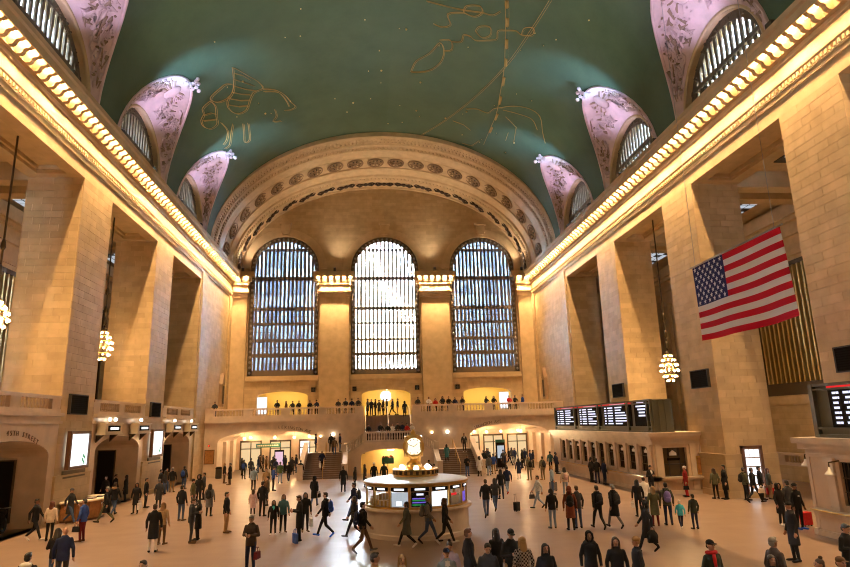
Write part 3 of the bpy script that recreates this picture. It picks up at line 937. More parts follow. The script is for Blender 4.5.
# unseen city blocks added outside the windows to hold back sky light
def added_tower(x0, x1, y0, y1, h, label, axis, mat='facade'):
    r = thing('added_building', label, 'building', ((x0 + x1) / 2, (y0 + y1) / 2, -2))
    hx, hy = (x1 - x0) / 2, (y1 - y0) / 2
    b = MB(); b.bx(-hx, hx, -hy, hy, 0, h); b.obj('wall', mat, r)
    m = MB(); m.bx(-.5, .5, -.5, .5, -.5, .5); me = m.mesh('facade_window', 'facade_window')
    for k in range(0 if mat == 'facade_pale' else 12):
        z = 6 + k * 4.0
        n = 8
        for j in range(n):
            o = link('facade_window', me, r)
            if axis == 'y':
                o.location = (-hx + 2 * hx * (j + .5) / n, -hy, z); o.scale = (2 * hx / n * .6, .2, 2.4)
            else:
                sgn = -1 if x0 > 0 else 1
                o.location = (sgn * hx, -hy + 2 * hy * (j + .5) / n, z); o.scale = (.2, 2 * hy / n * .6, 2.4)
added_tower(-34, -7.2, 86, 100, 62, 'added grey block dimming the sky outside the arched window beside the cream wall corner', 'y')
added_tower(7.2, 34, 86, 100, 62, 'added grey block dimming the sky outside the arched window above the departure board', 'y')
added_tower(-52, -40, -60, 150, 120, 'added long grey block hiding the sky outside the clerestory above the track signs', 'x', 'facade_pale')
added_tower(40, 52, -60, 150, 120, 'added long grey block hiding the sky outside the clerestory above the flag', 'x', 'facade_pale')
m = MB(); m.bx(-90, 90, 83, 130, -2.6, -2.5); m.bx(-90, -30, -30, 83, -2.6, -2.5); m.bx(30, 90, -30, 83, -2.6, -2.5)
simple('asphalt', (0.05, 0.05, 0.05), .9)
struct(m.obj('ground_street', 'asphalt'))

# =================================================================== FAR BALCONY, STAIRS, PASSAGES
YB = 64.0
LARCH, RARCH = (-17.0, -7.15), (8.2, 16.7)
for nm, x0, x1, ar in (('left', -W, -2.6, LARCH), ('right', 2.4, W, RARCH)):
    m = MB()
    m.holed([(x0, 0), (x1, 0), (x1, 5.0), (x0, 5.0)], [arch_pts(ar[0], ar[1], 0.0, 3.2, 4.3, 20)], 'y', YB, YB + .5)
    wl = struct(m.obj('wall_balcony_' + nm, 'marble_wall'))
    m = MB()
    m.bx(x0, x1, YB - .12, YB + .5, 4.95, 5.12); m.bx(x0, x1, YB - .28, YB + .5, 5.12, 5.34); m.bx(x0, x1, YB - .2, YB + .5, 5.34, 5.55)
    cx = (ar[0] + ar[1]) / 2
    m.bx(cx - .35, cx + .35, YB - .1, YB, 4.3, 4.97)
    struct(m.obj('trim_%d' % (9 if nm == 'left' else 10), 'marble_wall'))
    m = MB(); m.bx(x0, x1, YB + .5, YF, 5.0, 5.5); struct(m.obj('floor_balcony', 'marble_wall'))
    balustrade_x('balustrade', YB + .05, x0, x1, 5.55, 6.47)
    # engraved street names follow the arch
    for word, side in ([('LEXINGTON AVE', 1)] if nm == 'left' else [('LEXINGTON AVE', -1)]):
        hw = (ar[1] - ar[0]) / 2
        ang0, ang1 = (1.36, .62) if side > 0 else (PI - .62, PI - 1.36)
        for i, ch in enumerate(word):
            if ch == ' ': continue
            t = ang0 + (ang1 - ang0) * i / (len(word) - 1)
            x = cx + (hw + .12) * math.cos(t); z = 3.2 + 1.38 * math.sin(t) + .02
            me = text_mesh(ch, .40, 'engraving', .012)
            o = link('letter', me, wl, (x, YB - .015, z))
            sl = math.atan2(1.38 * math.cos(t), -(hw + .12) * math.sin(t)) ; sl = math.atan(1.38 * math.cos(t) / (-(hw) * math.sin(t)))
            o.rotation_euler = (PI / 2, -sl, 0)
# passages behind the two arches
for nm, ar in (('left', LARCH), ('right', RARCH)):
    A = arch_pts(ar[0], ar[1], 0.0, 3.2, 4.3, 20)[1:] + [(ar[0], 0.0)]
    m = MB(); yb = 72.9
    m.grid(lambda u, v: (A[u][0], v, A[u][1]), range(len(A)), (YB + .5, yb))
    m.bx(ar[0] - .2, ar[1] + .2, yb, yb + .3, 0, 4.5)
    for y in (66.8, 70.2):
        for x0, x1 in ((ar[0], ar[0] + .35), (ar[1] - .35, ar[1])): m.bx(x0, x1, y - .45, y + .45, 0, 3.25)
        m.bx(ar[0], ar[1], y - .3, y + .3, 3.75, 4.28)
    struct(m.obj('wall_passage', 'marble_wall'))
    # back wall doors and shop fronts with glass
    n = 3
    for k in range(n):
        x = ar[0] + (ar[1] - ar[0]) * (k + .5) / n
        d = struct(empty('door_%d' % ((20 if nm == 'left' else 30) + k), (x, yb, 0)))
        f = MB(); f.bx(-1.2, -1.05, -.12, .02, 0, 3.1); f.bx(1.05, 1.2, -.12, .02, 0, 3.1); f.bx(-1.2, 1.2, -.12, .02, 2.95, 3.15); f.bx(-.06, .06, -.1, .02, 0, 3.0); f.bx(-1.05, 1.05, -.1, .02, 2.2, 2.3)
        f.obj('door_frame', 'bronze', d)
        for sg in (-1, 1):
            f = MB(); f.bx(sg * .56 - .5, sg * .56 + .5, -.05, -.02, 0.05, 2.95)
            f.obj('pane', 'screen_white' if (k == 2 and nm == 'left' and sg < 0) else 'shop_glow', d)
    for k, (x, y) in enumerate([(ar[0] + 2.2, 66.0), (ar[1] - 2.6, 66.0), ((ar[0] + ar[1]) / 2, 68.4), (ar[1] - 1.6, 71.5), (ar[0] + 1.8, 71.5)]):
        l = thing('ceiling_lamp', 'warm globe lamp hanging in the %s passage under the balcony' % ('Lexington Avenue' if nm == 'left' else 'departure board side'), 'lamp', (x, y, 3.6), 0, 'globe lamps in the %s passage' % nm)
        g = MB(); g.ball((0, 0, -.1), .11, 10, 8); g.obj('globe', 'lamp_glow', l, smooth=True); point(l, (0, 0, -.35), 180.0, (1.0, .66, .32), .1)
        g = MB(); g.tube([(0, 0, .05), (0, 0, .5)], .02, 6); g.lathe([(.09, .02), (.06, .1), (0, .12)], 10); g.obj('stem', 'brass', l)

# stairs: two side flights, landing, centre flight
for s in (-1, 1):
    st = struct(empty('stair_side', (s * 6.15, 56.8, 0)))
    n = 13; y0, y1, zt = 56.8, 61.6, 2.05
    step = MB(); step.bx(-1.75, 1.75, 0, (y1 - y0) / n + .05, 0, zt / n); step.bx(-1.75, 1.75, -.04, .02, zt / n - .05, zt / n)
    sme = step.mesh('step', 'stair_stone')
    for i in range(n):
        link('step', sme, st, (0, (y1 - y0) * i / n, zt * i / n))
    cor = MB()
    ys = 0.0; ye = y1 - y0
    cor.prism([(0, 0), (ye + 2.4, 0), (ye + 2.4, zt), (ye, zt - .02), (.35, 0.0)], 'x', -1.75, 1.75)
    cor.obj('stair_core', 'marble_wall', st)
    # cheek walls with sloping rails
    for sg, xx in ((1, 1.75), (-1, -2.1)):
        c = MB()
        inner = (sg != s)
        top = 2.80 if inner else 2.95
        c.prism([(-.55, 0), (-.55, .95), (.0, 1.05), (ye, top), (ye, 0)], 'x', xx, xx + .35)
        c.prism([(-.62, .92), (-.62, 1.06), (-.02, 1.18), (ye + .02, top + .12), (ye + .02, top - .02), (0, 1.03)], 'x', xx - .05, xx + .4)
        c.bx(xx - .06, xx + .41, -.75, -.3, 0, 1.18); c.bx(xx - .1, xx + .45, -.8, -.25, 1.18, 1.3)
        c.obj('cheek_wall', 'marble_pale', st)
    h = MB()
    h.tube([(0, -.35, .95), (0, 0, 1.0), (0, ye, zt + .95), (0, ye + .4, zt + .95)], .035, 6)
    for i in range(4): h.tube([(0, ye * i / 3, zt * i / 3), (0, ye * i / 3, zt * i / 3 + .97)], .025, 6)
    h.obj('handrail', 'brass', st)
lan = struct(empty('stair_landing', (0, 59.5, 0)))
m = MB()
out = [(-4.35, 0), (4.35, 0), (4.35, 1.75), (2.45, 2.95), (-2.45, 2.95), (-4.35, 1.75)]
m.holed(out, [arch_pts(-2.8, 2.8, 0.0, 1.75, 2.32, 18)], 'y', 0, .45)
m.obj('front_wall', 'marble_wall', lan)
m = MB(); m.bx(-2.45, 2.45, .45, 2.8, 2.75, 2.95); m.bx(-4.35, 4.35, 2.4, 2.9, 0, 2.75); m.obj('landing_slab', 'marble_wall', lan)
m = MB(); A = arch_pts(-2.8, 2.8, 0.0, 1.75, 2.32, 18)[1:] + [(-2.8, 0)]
m.grid(lambda u, v: (A[u][0], v, A[u][1]), range(len(A)), (.45, 2.4)); m.bx(-2.9, 2.9, 2.35, 2.4, 0, 2.4); m.obj('alcove', 'yellow_wall', lan)
m = MB()
m.bx(-2.5, 2.5, -.02, .4, 2.95, 3.12); m.bx(-2.5, 2.5, -.04, .42, 3.76, 3.92)
for sg in (-1, 1):
    m.bx(sg * 2.45 - .2, sg * 2.45 + .2, -.02, .4, 3.1, 3.8)
    m.prism([(sg * 2.45, 2.95), (sg * 4.35, 1.75), (sg * 4.35, 1.93), (sg * 2.45, 3.13)], 'y', -.02, .4)
    m.prism([(sg * 2.45, 3.76), (sg * 4.35, 2.6), (sg * 4.35, 2.78), (sg * 2.45, 3.94)], 'y', -.04, .42)
    m.bx(sg * 4.35 - .25, sg * 4.35 + .2, -.05, .45, 0, 2.85)
m.obj('rail', 'marble_pale', lan)
b = MB()
balusters(b, (-2.2, .19, 0), (2.2, .19, 0), 3.1, 3.78, .24)
for sg in (-1, 1):
    for i in range(7):
        x = 2.8 + i * .2; z = 2.95 - (x - 2.45) * 1.2 / 1.9
        b.lathe([(.06, z), (.05, z + .1), (.075, z + .3), (.05, z + .6), (.06, z + .85)], 6, (sg * x, .19, 0))
stuff(b.obj('balusters', 'marble_pale', lan))
inn = MB()
for sg in (-1, 1):
    for i in range(6):
        x0, x1 = sorted((sg * (4.35 - i * .32), sg * 2.45)); inn.bx(x0, x1, .5, 2.4, 2.05 + .15 * i - .15, 2.05 + .15 * (i + 1) - .1)
inn.obj('winder_steps', 'stair_stone', lan)
cf = struct(empty('stair_centre', (0, 62.2, 2.95)))
n = 16; step = MB(); step.bx(-2.5, 2.3, 0, 4.6 / n + .04, 0, 2.55 / n); sme = step.mesh('step', 'stair_stone')
for i in range(n): link('step', sme, cf, (0, 4.6 * i / n, 2.55 * i / n))
m = MB(); m.prism([(0, -.2), (7.0, -.2), (11, 2.5), (11, 2.54), (4.6, 2.54), (.1, 0)], 'x', -2.5, 2.3); m.obj('stair_core', 'marble_wall', cf)
for xx in (-2.62, 2.3):
    m = MB(); m.bx(xx, xx + .12, 1.8, 4.6, 0, 2.05); m.obj('side_wall', 'marble_wall', cf)
h = MB()
for x in (-2.4, -.1, 2.2):
    h.tube([(x, .2, 1.0), (x, 4.5, 3.5), (x, 5.2, 3.5)], .04, 6)
    for i in range(3): h.tube([(x, .2 + 2.15 * i, 1.25 * i), (x, .2 + 2.15 * i, 1.0 + 1.25 * i)], .03, 6)
h.obj('handrail', 'pot_cream', cf)
# lamp in the alcove and bright sconces on the wall behind the stairs
l = thing('ceiling_lamp', 'round warm lamp lighting the yellow alcove under the stair landing', 'lamp', (0.0, 60.8, 2.2))
g = MB(); g.lathe([(0, -.08), (.3, -.05), (.4, .02), (.4, .06)], 14); g.obj('glass_bowl', 'lamp_glow', l); point(l, (0, 0, -.25), 160.0, (1.0, .68, .34), .2); g = MB(); g.lathe([(.43, .0), (.43, .08), (.2, .1)], 14); g.obj('rim', 'brass', l)
for x, z, lab in ((5.95, 3.6, 'lamp on the balcony wall above the stair beside the departure board'), (4.35, 3.58, 'small lamp on the balcony wall between the landing and the bright lamp'),
                  (-5.65, 3.65, 'lamp on the balcony wall above the track side stair'), (-6.9, 3.5, 'small wall lamp next to the stair by the Lexington Avenue lettering')):
    l = thing('wall_lamp', lab, 'lamp', (x, YB - .06, z)); big = abs(x) > 5.3 and abs(x) < 6.5
    g = MB(); g.ball((0, -.12, .06), .16 if big else .08, 10, 8); g.obj('globe', 'white_lamp' if big else 'lamp_glow', l, smooth=True)
    g = MB(); g.bx(-.07, .07, -.1, .06, -.2, .0); g.obj('bracket', 'brass', l)

# shops on the balcony: lit rooms behind arched openings
for k, (a, b_) in enumerate(SHOP):
    m = MB(); 
    m.bx(a - .8, b_ + .8, 79, 79.2, 5.4, 9.4); m.bx(a - .9, a - .7, YF + .6, 79, 5.4, 9.4); m.bx(b_ + .7, b_ + .9, YF + .6, 79, 5.4, 9.4)
    m.bx(a - .9, b_ + .9, YF + .6, 79.2, 9.3, 9.5); m.bx(a - .9, b_ + .9, YF, 79.2, 5.3, 5.5)
    struct(m.obj('wall_shop', 'yellow_wall'))
    c = (a + b_) / 2
    lab = ['long ceiling light in the shop behind the arch by the wall corner', 'long ceiling light in the shop with the white fruit logo', 'long ceiling light in the shop above the departure board side']
    for j, yy in enumerate((75.2, 77.4)):
        l = thing('ceiling_light', lab[k], 'light', (c, yy, 9.3), 0, 'shop ceiling lights %d' % k)
        g = MB(); g.bx(-2.4, 2.4, -.2, .2, -.06, -.02); g.obj('diffuser', 'shop_lamp', l)
        g = MB(); g.bx(-2.5, 2.5, -.26, .26, -.02, 0); g.bx(-2.5, 2.5, -.26, -.22, -.07, 0); g.bx(-2.5, 2.5, .22, .26, -.07, 0); g.obj('frame', 'white_paint', l)
# lit shop sign panels and the apple-shaped logo
for x, lab in ((-14.55, 'bright white sign panel standing in the shop arch by the wall corner'), (14.3, 'bright white sign panel in the shop arch above the departure board side')):
    t = thing('light_box', lab, 'sign', (x, YF + 1.0, 5.5)); g = MB(); g.bx(-.55, .55, -.04, .04, .6, 2.5); g.obj('screen', 'screen_white', t); g = MB(); g.bx(-.62, .62, -.03, .08, 0, .6); g.bx(-.62, .62, .04, .08, .6, 2.58); g.obj('stand', 'white_paint', t)
t = thing('logo_sign', 'glowing white apple shaped logo on the yellow shop wall', 'sign', (.1, 78.9, 8.05))
pts = []
for i in range(40):
    a = 2 * PI * i / 40
    r = .72 * (1 + .06 * math.cos(2 * a)); x, z = r * math.cos(a) * .92, r * math.sin(a)
    if a > PI * .4 and a < PI * .6: z -= .13 * math.cos((a - PI / 2) / .314 * PI / 2) 
    if a > PI * 1.42 and a < PI * 1.58: z += .09
    d = math.hypot(x - .93, z - .1)
    if d < .36: x = .93 - math.sqrt(max(0, .36 ** 2 - (z - .1) ** 2))
    pts.append((x, z))
g = MB(); g.prism(pts, 'y', -.1, 0); g.obj('logo_body', 'logo_glow', t)
lf_ = [(.02, .72), (.1, .95), (.3, 1.08), (.27, .86), (.12, .73)]
g = MB(); g.prism(lf_, 'y', -.1, 0); g.obj('logo_leaf', 'logo_glow', t)
# speaker boxes on the far wall
for x, lab in ((-8.5, 'on the wall by the track side shop arch'), (-3.73, 'beside the logo shop arch on the track sign side'), (3.65, 'beside the logo shop arch on the board side'), (8.5, 'on the wall by the board side shop arch')):
    g = MB(); g.bx(-.24, .24, -.24, 0, -.26, .26); o = g.obj('loudspeaker', 'black_panel', None, loc=(x, YF - .02, 8.72))
    tag(o, 'small black loudspeaker ' + lab, 'speaker')
    c = MB(); c.lathe([(.15, 0), (.17, -.03), (.12, -.02), (0, -.0)], 12, (0, -.24, 0), axis='y'); c.obj('cone', 'rubber', o)
# tall lantern niches on the side walls near the balcony
for s in (-1, 1):
    t = thing('wall_lantern', 'tall pointed stone lantern on the wall above the balcony, %s' % ('by the track sign side' if s < 0 else 'above the departure board'), 'lantern', (s * (W - .05), 69.5, 6.9))
    g = MB(); g.bx(-.3, .3, -.45, .45, 0, 2.4); g.prism([(-.55, 2.4), (.55, 2.4), (.0, 3.6)], 'x', -.35, .35); g.obj('body', 'carved', t)
    g = MB(); g.bx(-s * .34 - .02, -s * .34 + .02, -.3, .3, .3, 2.2); g.obj('pane', 'carved_dark', t)

# =================================================================== TICKET OFFICES (right side)
def office(y0, y1, name_lab, board_lab, first_y, nwin, endwall):
    xf, xb_, H = 15.3, W, 3.65
    r = thing('ticket_office', name_lab, 'ticket office', (xf, y0, 0))
    def bx(m, x0, x1, a, b, z0, z1, mi=0): m.bx(x0 - xf, x1 - xf, a - y0, b - y0, z0, z1, mi)
    ww = .52
    holes = [[(first_y + k * 1.82 - ww - y0, 1.25), (first_y + k * 1.82 + ww - y0, 1.25), (first_y + k * 1.82 + ww - y0, 2.8), (first_y + k * 1.82 - ww - y0, 2.8)] for k in range(nwin)]
    ys_ = .41 if endwall else 0
    m = MB(); m.holed([(ys_, 0), (y1 - y0, 0), (y1 - y0, H - .3), (ys_, H - .3)], holes, 'x', 0, .35); m.obj('front_wall', 'marble', r)
    m = MB()
    bx(m, xf + .5, xb_, y0 + .4, y1, .0, H - .1)
    m.obj('body', 'wood_dark', r)
    m = MB()
    for z0, z1, d in ((0, .22, .1), (.92, 1.02, .34), (.78, .92, .18), (2.92, 3.05, .08), (3.05, 3.22, .04), (3.22, 3.42, .2), (3.42, 3.6, .34), (3.6, H, .38)):
        bx(m, xf - d, xb_ + (.0), y0 - d, y1, z0, z1) if endwall and z0 > 2.9 else bx(m, xf - d, xf + .3, y0 - (d if endwall else 0), y1, z0, z1)
        if endwall and z0 < 2.9: bx(m, xf - d, xb_ + .4, y0 - d, y0 + .3, z0, z1)
    m.obj('cornice', 'marble_pale', r)
    pm = MB(); pm.bx(-.1, .05, -.2, .2, 1.02, 2.92); pm.bx(-.14, .05, -.25, .25, 1.02, 1.16); pm.bx(-.14, .05, -.25, .25, 2.76, 2.92); pme = pm.mesh('pilaster', 'marble_pale')
    for k in range(nwin + 1): link('pilaster', pme, r, (0, first_y + (k - .5) * 1.82 - y0, 0))
    gm = MB(); gm.bx(.12, .16, -ww, ww, 1.25, 2.8, 0)
    gw = gm.mesh('ticket_window', 'black_panel')
    fm = MB()
    for q in range(5): fm.bx(.08, .11, -ww + .2 * q + .1 - .012, -ww + .2 * q + .1 + .012, 1.25, 2.8)
    for z in (1.25, 1.7, 2.2, 2.76): fm.bx(.08, .11, -ww, ww, z, z + .04)
    fme = fm.mesh('window_grille', 'bronze')
    sm = MB(); sm.bx(-.1, -.06, -.2, .2, 2.42, 2.56); sm.prism([(-.12, 2.56), (.12, 2.56), (0, 2.68)], 'x', -.1, -.06); sme_ = sm.mesh('window_label', 'white_paint')
    for k in range(nwin):
        w = link('ticket_window', gw, r, (0, first_y + k * 1.82 - y0, 0)); link('window_grille', fme, w)
        if k % 5 != 4: link('window_label', sme_, w, (.0, -.5, 0))
    # rail in front of the ledge
    m = MB(); m.tube([(-.45, .4, 1.0), (-.45, y1 - y0 - .2, 1.0)], .03, 6)
    for q in range(5): m.tube([(-.45, .6 + q * (y1 - y0 - 1) / 4, 1.0), (0, .6 + q * (y1 - y0 - 1) / 4, .9)], .025, 5)
    m.obj('foot_rail', 'brass', r)
    if endwall:
        m = MB(); m.holed([(0, 0), (xb_ + .4 - xf, 0), (xb_ + .4 - xf, H - .3), (0, H - .3)], [[(.6, .98), (2.1, .98), (2.1, 2.72), (.6, 2.72)]], 'y', 0, .4); m.obj('end_wall', 'marble', r)
        d = MB(); d.bx(.6, 2.1, .25, .3, .98, 2.72); dd = d.obj('shutter', 'bronze', r)
        d = MB(); d.bx(.95, 1.75, .2, .26, 1.95, 2.1); d.obj('sign_plate', 'black_panel', dd)
        d = MB(); d.bx(1.1, 1.55, .2, .26, 2.25, 2.4); d.prism([(1.1, 2.4), (1.55, 2.4), (1.32, 2.56)], 'y', .2, .26); d.obj('window_label', 'white_paint', dd)
        d = MB()
        for q in (.6, 1.0, 1.7, 2.04): d.bx(q, q + .06, .2, .25, .98, 2.72)
        d.bx(.6, 2.1, .2, .25, .98, 1.06); d.bx(.6, 2.1, .2, .25, 1.7, 1.76); d.obj('grille', 'bronze_dark', dd)
        m = MB()
        for x in (.1, 2.3, 2.95): m.bx(x, x + .4, -.1, .02, .25, 2.92)
        m.obj('pilaster', 'marble_pale', r)
        m = MB(); m.bx(2.62, 3.12, -.12, -.08, 1.1, 2.2); f = m.obj('notice_frame', 'brass', r)
        m = MB(); m.bx(2.68, 3.06, -.13, -.115, 1.2, 2.1); m.obj('notice', 'wood', f)
    # departure board on the roof
    bl = thing('departure_board', board_lab, 'departure board', (xf + .2, y0 + .2, H))
    b0, b1 = .0, y1 - y0 - .6
    m = MB(); m.bx(.12, 1.4, b0, b1, 0.0, 2.0); m.obj('cabinet', 'board_frame', bl)
    m = MB()
    for z0, z1 in ((0, .12), (.3, .38), (1.78, 1.86), (1.95, 2.05)): m.bx(-.02, .14, b0, b1, z0, z1)
    for q in range(int((b1 - b0) / 5.5) + 1): 
        yy = b1 - q * 5.55; m.bx(-.04, .14, yy - .12, yy + .1, 0, 2.05)
    for yy in (b0 + .02, b0 + .5): m.bx(-.04, .14, yy, yy + .1, 0, 2.05)
    for x in (.1, .5, .9, 1.3): m.bx(x, x + .08, b0 - .05, b0, 0, 2.0)
    for z in (0, .35, 1.8, 1.95): m.bx(.12, 1.4, b0 - .04, b0, z, z + .07)
    m.obj('frame', 'board_frame', bl)
    return r, bl, b1
r, bl, bw_ = office(37.35, 58.2, 'long marble ticket office with a row of barred windows', 'long departure board with red headers above the ticket windows', 38.75, 10, True)
# screens: flat panels with red header and rows of lit text
def screen(bl, a, b, three):
    g = MB(); g.bx(.08, .11, a, b, .38, 1.78); sc_ = g.obj('screen', 'black_panel', bl)
    hd = MB(); hd.bx(.05, .085, a, b, 1.80, 1.93, 0 if three else 1); 
    hd.obj('screen_header', ['screen_red', 'black_panel'], sc_)
    L = b - a
    tx = MB(); random.seed(int(a * 10))
    if three:
        tx.bx(.03, .05, a + L * .2, a + L * .72, 1.82, 1.90, 1)
        for rr in range(7):
            z = 1.62 - rr * .185
            def run(f0, f1, mi=0):
                p = f0
                while p < f1 - .01:
                    q = min(f1, p + random.uniform(.03, .07)); tx.bx(.06, .078, b - L * q, b - L * p, z, z + .085, mi); p = q + .008
            run(.05, .12); run(.17 + .02 * (rr % 2), .36); run(.45, random.uniform(.62, .92))
    else:
        tx.bx(.03, .05, a + L * .3, a + L * .75, 1.82, 1.90, 0)
        for rr, (f0, f1) in enumerate(((.15, .85), (.25, .75), (.33, .7), (.3, .72))):
            z = 1.6 - rr * .2; p = f0
            while p < f1 - .01:
                q = min(f1, p + .09); tx.bx(.06, .078, b - L * q, b - L * p, z, z + .1); p = q + .012
    tx.obj('screen_text', ['screen_text', 'screen_pink'], sc_)
e0 = 37.55
for a, b, th in ((51.75, 57.45, 1), (46.2, 51.25, 1), (40.65, 45.7, 1), (37.9, 40.2, 0)): screen(bl, a - e0, b - e0, th)
r2, bl2, _ = office(3.0, 23.6, 'marble ticket office with white cone sign lamps on its walls', 'departure board with grey framed dark end above the sign lamp office', 5.2, 10, False)
screen(bl2, 14.6, 19.2, 1); screen(bl2, 9.2, 14.0, 1)
m = MB(); m.bx(-.02, 3.0, 20.61, 20.78, 0, 3.4); m.bx(-.1, 3.1, 20.62, 20.86, 0, .25); m.bx(-.34, 3.1, 20.61, 21.1, 3.42, 3.65); m.bx(-.2, 3.1, 20.61, 20.95, 3.2, 3.42); m.obj('end_wall', 'marble_pale', r2)
# hanging white hand lamps beside the near office
for x, y, z, lab in ((15.5, 24.15, 2.45, 'white cone shaped sign lamp at the end wall of the second ticket office'), (14.75, 21.9, 2.3, 'white cone shaped sign lamp above a dark window of the second ticket office')):
    t = thing('sign_lamp', lab, 'lamp', (x, y, z)); g = MB(); g.lathe([(.19, .06), (.18, .1), (.06, .24), (.03, .34)], 12); g.obj('shade', 'white_paint', t, smooth=True)
    g = MB(); g.tube([(0, 0, .3), (0, 0, .5), (.42 if y < 23 else .0, 0 if y < 23 else -.42, .55)], .025, 6); g.obj('arm', 'bronze', t)
# door with lit panes in the side of the pier by the ticket office
d = struct(empty('door_40', (19.8, 34.58 - .1, 0)))
f = MB(); f.bx(-.62, -.46, -.1, .1, 0, 2.85); f.bx(.46, .62, -.1, .1, 0, 2.85); f.bx(-.62, .62, -.1, .1, 2.7, 2.85); f.obj('door_frame', 'wood_dark', d)
for i in range(3):
    for j in range(5):
        f = MB(); f.bx(-.44 + i * .3, -.17 + i * .3, -.02, .02, .25 + j * .49, .68 + j * .49); f.obj('pane', 'screen_white', d)
f = MB(); f.bx(-.46, .46, .0, .05, 0, 2.7); f.obj('door_leaf', 'wood', d)
# balustraded parapet at the ramp in the right aisle
balustrade_y('balustrade', 27.6, 36.5, 47.0, 1.0, 1.85, 1, 'marble')
m = MB(); m.bx(27.5, 28.1, 36.3, 47.2, 0, 1.0); struct(m.obj('wall_ramp', 'ashlar'))
CONSTEL = [
    ('winged_horse', [[(-12.66, 44.21), (-12.87, 45.69), (-13.19, 47.01), (-13.84, 47.93), (-13.91, 49.16), (-13.51, 50.44), (-12.82, 50.65), (-12.25, 49.39), (-11.82, 48.78), (-11.1, 48.81), (-11.33, 47.48), (-11.86, 46.17), (-12.43, 44.68), (-12.66, 44.21)], [(-12.67, 45.0), (-12.17, 45.85), (-11.84, 46.76)], [(-12.82, 45.75), (-12.24, 46.85), (-11.67, 47.93)], [(-13.03, 46.46), (-12.39, 47.68), (-11.67, 48.68)], [(-13.25, 47.2), (-12.73, 48.12), (-12.15, 48.83)], [(-13.61, 47.74), (-13.0, 48.83), (-12.35, 49.54)], [(-13.83, 48.48), (-13.26, 49.51), (-12.6, 50.2)], [(-13.09, 46.15), (-13.48, 45.68), (-13.98, 45.75), (-14.61, 45.9), (-14.71, 46.33), (-14.41, 47.13), (-13.87, 47.5), (-13.41, 47.37)], [(-14.77, 46.35), (-15.38, 46.4), (-15.5, 47.17), (-15.79, 47.6), (-15.82, 48.5), (-15.53, 49.6), (-15.05, 49.72), (-14.88, 48.67), (-14.66, 47.43), (-14.77, 46.35)], [(-15.53, 47.26), (-15.05, 47.8), (-14.83, 48.46)], [(-15.71, 47.79), (-15.24, 48.64), (-14.96, 49.05)], [(-11.11, 48.92), (-10.24, 49.79), (-9.59, 51.09), (-9.22, 52.62), (-8.91, 53.71), (-9.38, 53.98), (-9.93, 53.69)], [(-11.11, 49.32), (-10.04, 50.35), (-9.58, 52.08), (-9.45, 53.33)], [(-14.79, 49.96), (-14.64, 51.7), (-14.96, 52.93), (-15.3, 53.21)], [(-14.11, 51.4), (-14.49, 52.59), (-14.92, 54.01), (-15.32, 53.97)], [(-13.43, 52.44), (-13.7, 54.23), (-13.86, 55.47), (-13.46, 55.62), (-13.14, 53.49), (-13.08, 52.79)], [(-10.69, 52.9), (-10.72, 54.08), (-11.12, 54.8), (-10.44, 55.27)]]),
    ('fish', [[(1.91, 49.87), (2.26, 48.13), (3.3, 46.72), (4.03, 45.02), (4.48, 46.01), (4.43, 47.57), (3.76, 49.02), (2.86, 49.69), (1.91, 49.87)], [(3.99, 44.67), (4.84, 44.41), (5.1, 45.6), (4.48, 46.01)], [(4.97, 44.55), (5.7, 44.28), (5.78, 43.35), (6.31, 43.31), (6.79, 43.62), (7.68, 43.18), (8.32, 42.65), (8.23, 41.68), (8.77, 41.28), (9.5, 40.9), (9.95, 41.08), (10.64, 40.57), (10.54, 39.82), (9.96, 40.27), (9.95, 41.08)], [(6.6, 42.51), (6.81, 41.84), (7.58, 41.54), (7.76, 42.46), (7.23, 43.06), (6.6, 42.51)], [(2.47, 40.17), (3.5, 40.34), (4.32, 40.43), (5.34, 40.42), (5.94, 40.35), (6.72, 40.19), (7.51, 40.13), (7.97, 39.44)], [(3.35, 42.75), (4.01, 42.93), (4.58, 42.42), (4.22, 41.25), (5.38, 40.71)], [(5.38, 40.71), (5.47, 39.93), (6.41, 39.56), (6.72, 40.19), (6.23, 40.87), (5.38, 40.71)]]),
    ('crab', [[(6.77, 57.29), (7.89, 57.44), (8.67, 58.02)], [(7.68, 54.3), (8.61, 53.65), (9.63, 53.6), (10.05, 52.46), (10.63, 51.66), (11.49, 50.54), (12.7, 49.59), (13.66, 49.69), (14.39, 51.54), (14.93, 52.67)], [(10.82, 51.97), (12.15, 51.27), (13.24, 50.82), (13.96, 51.76)], [(11.25, 52.82), (12.42, 53.54), (12.82, 56.42)], [(12.02, 55.18), (12.11, 56.82)], [(8.33, 61.37), (9.32, 61.19), (9.87, 59.39)]]),
    ('ecl', [[(8.19, 38.16), (8.68, 40.29), (9.29, 43.28), (9.78, 45.95), (10.18, 49.47), (10.54, 53.02), (10.53, 56.3), (10.53, 59.65)]]),
    ('line', [[(10.87, 36.46), (10.49, 40.02), (9.7, 45.61), (8.08, 52.02), (6.0, 57.71), (4.0, 61.77)]]),
]
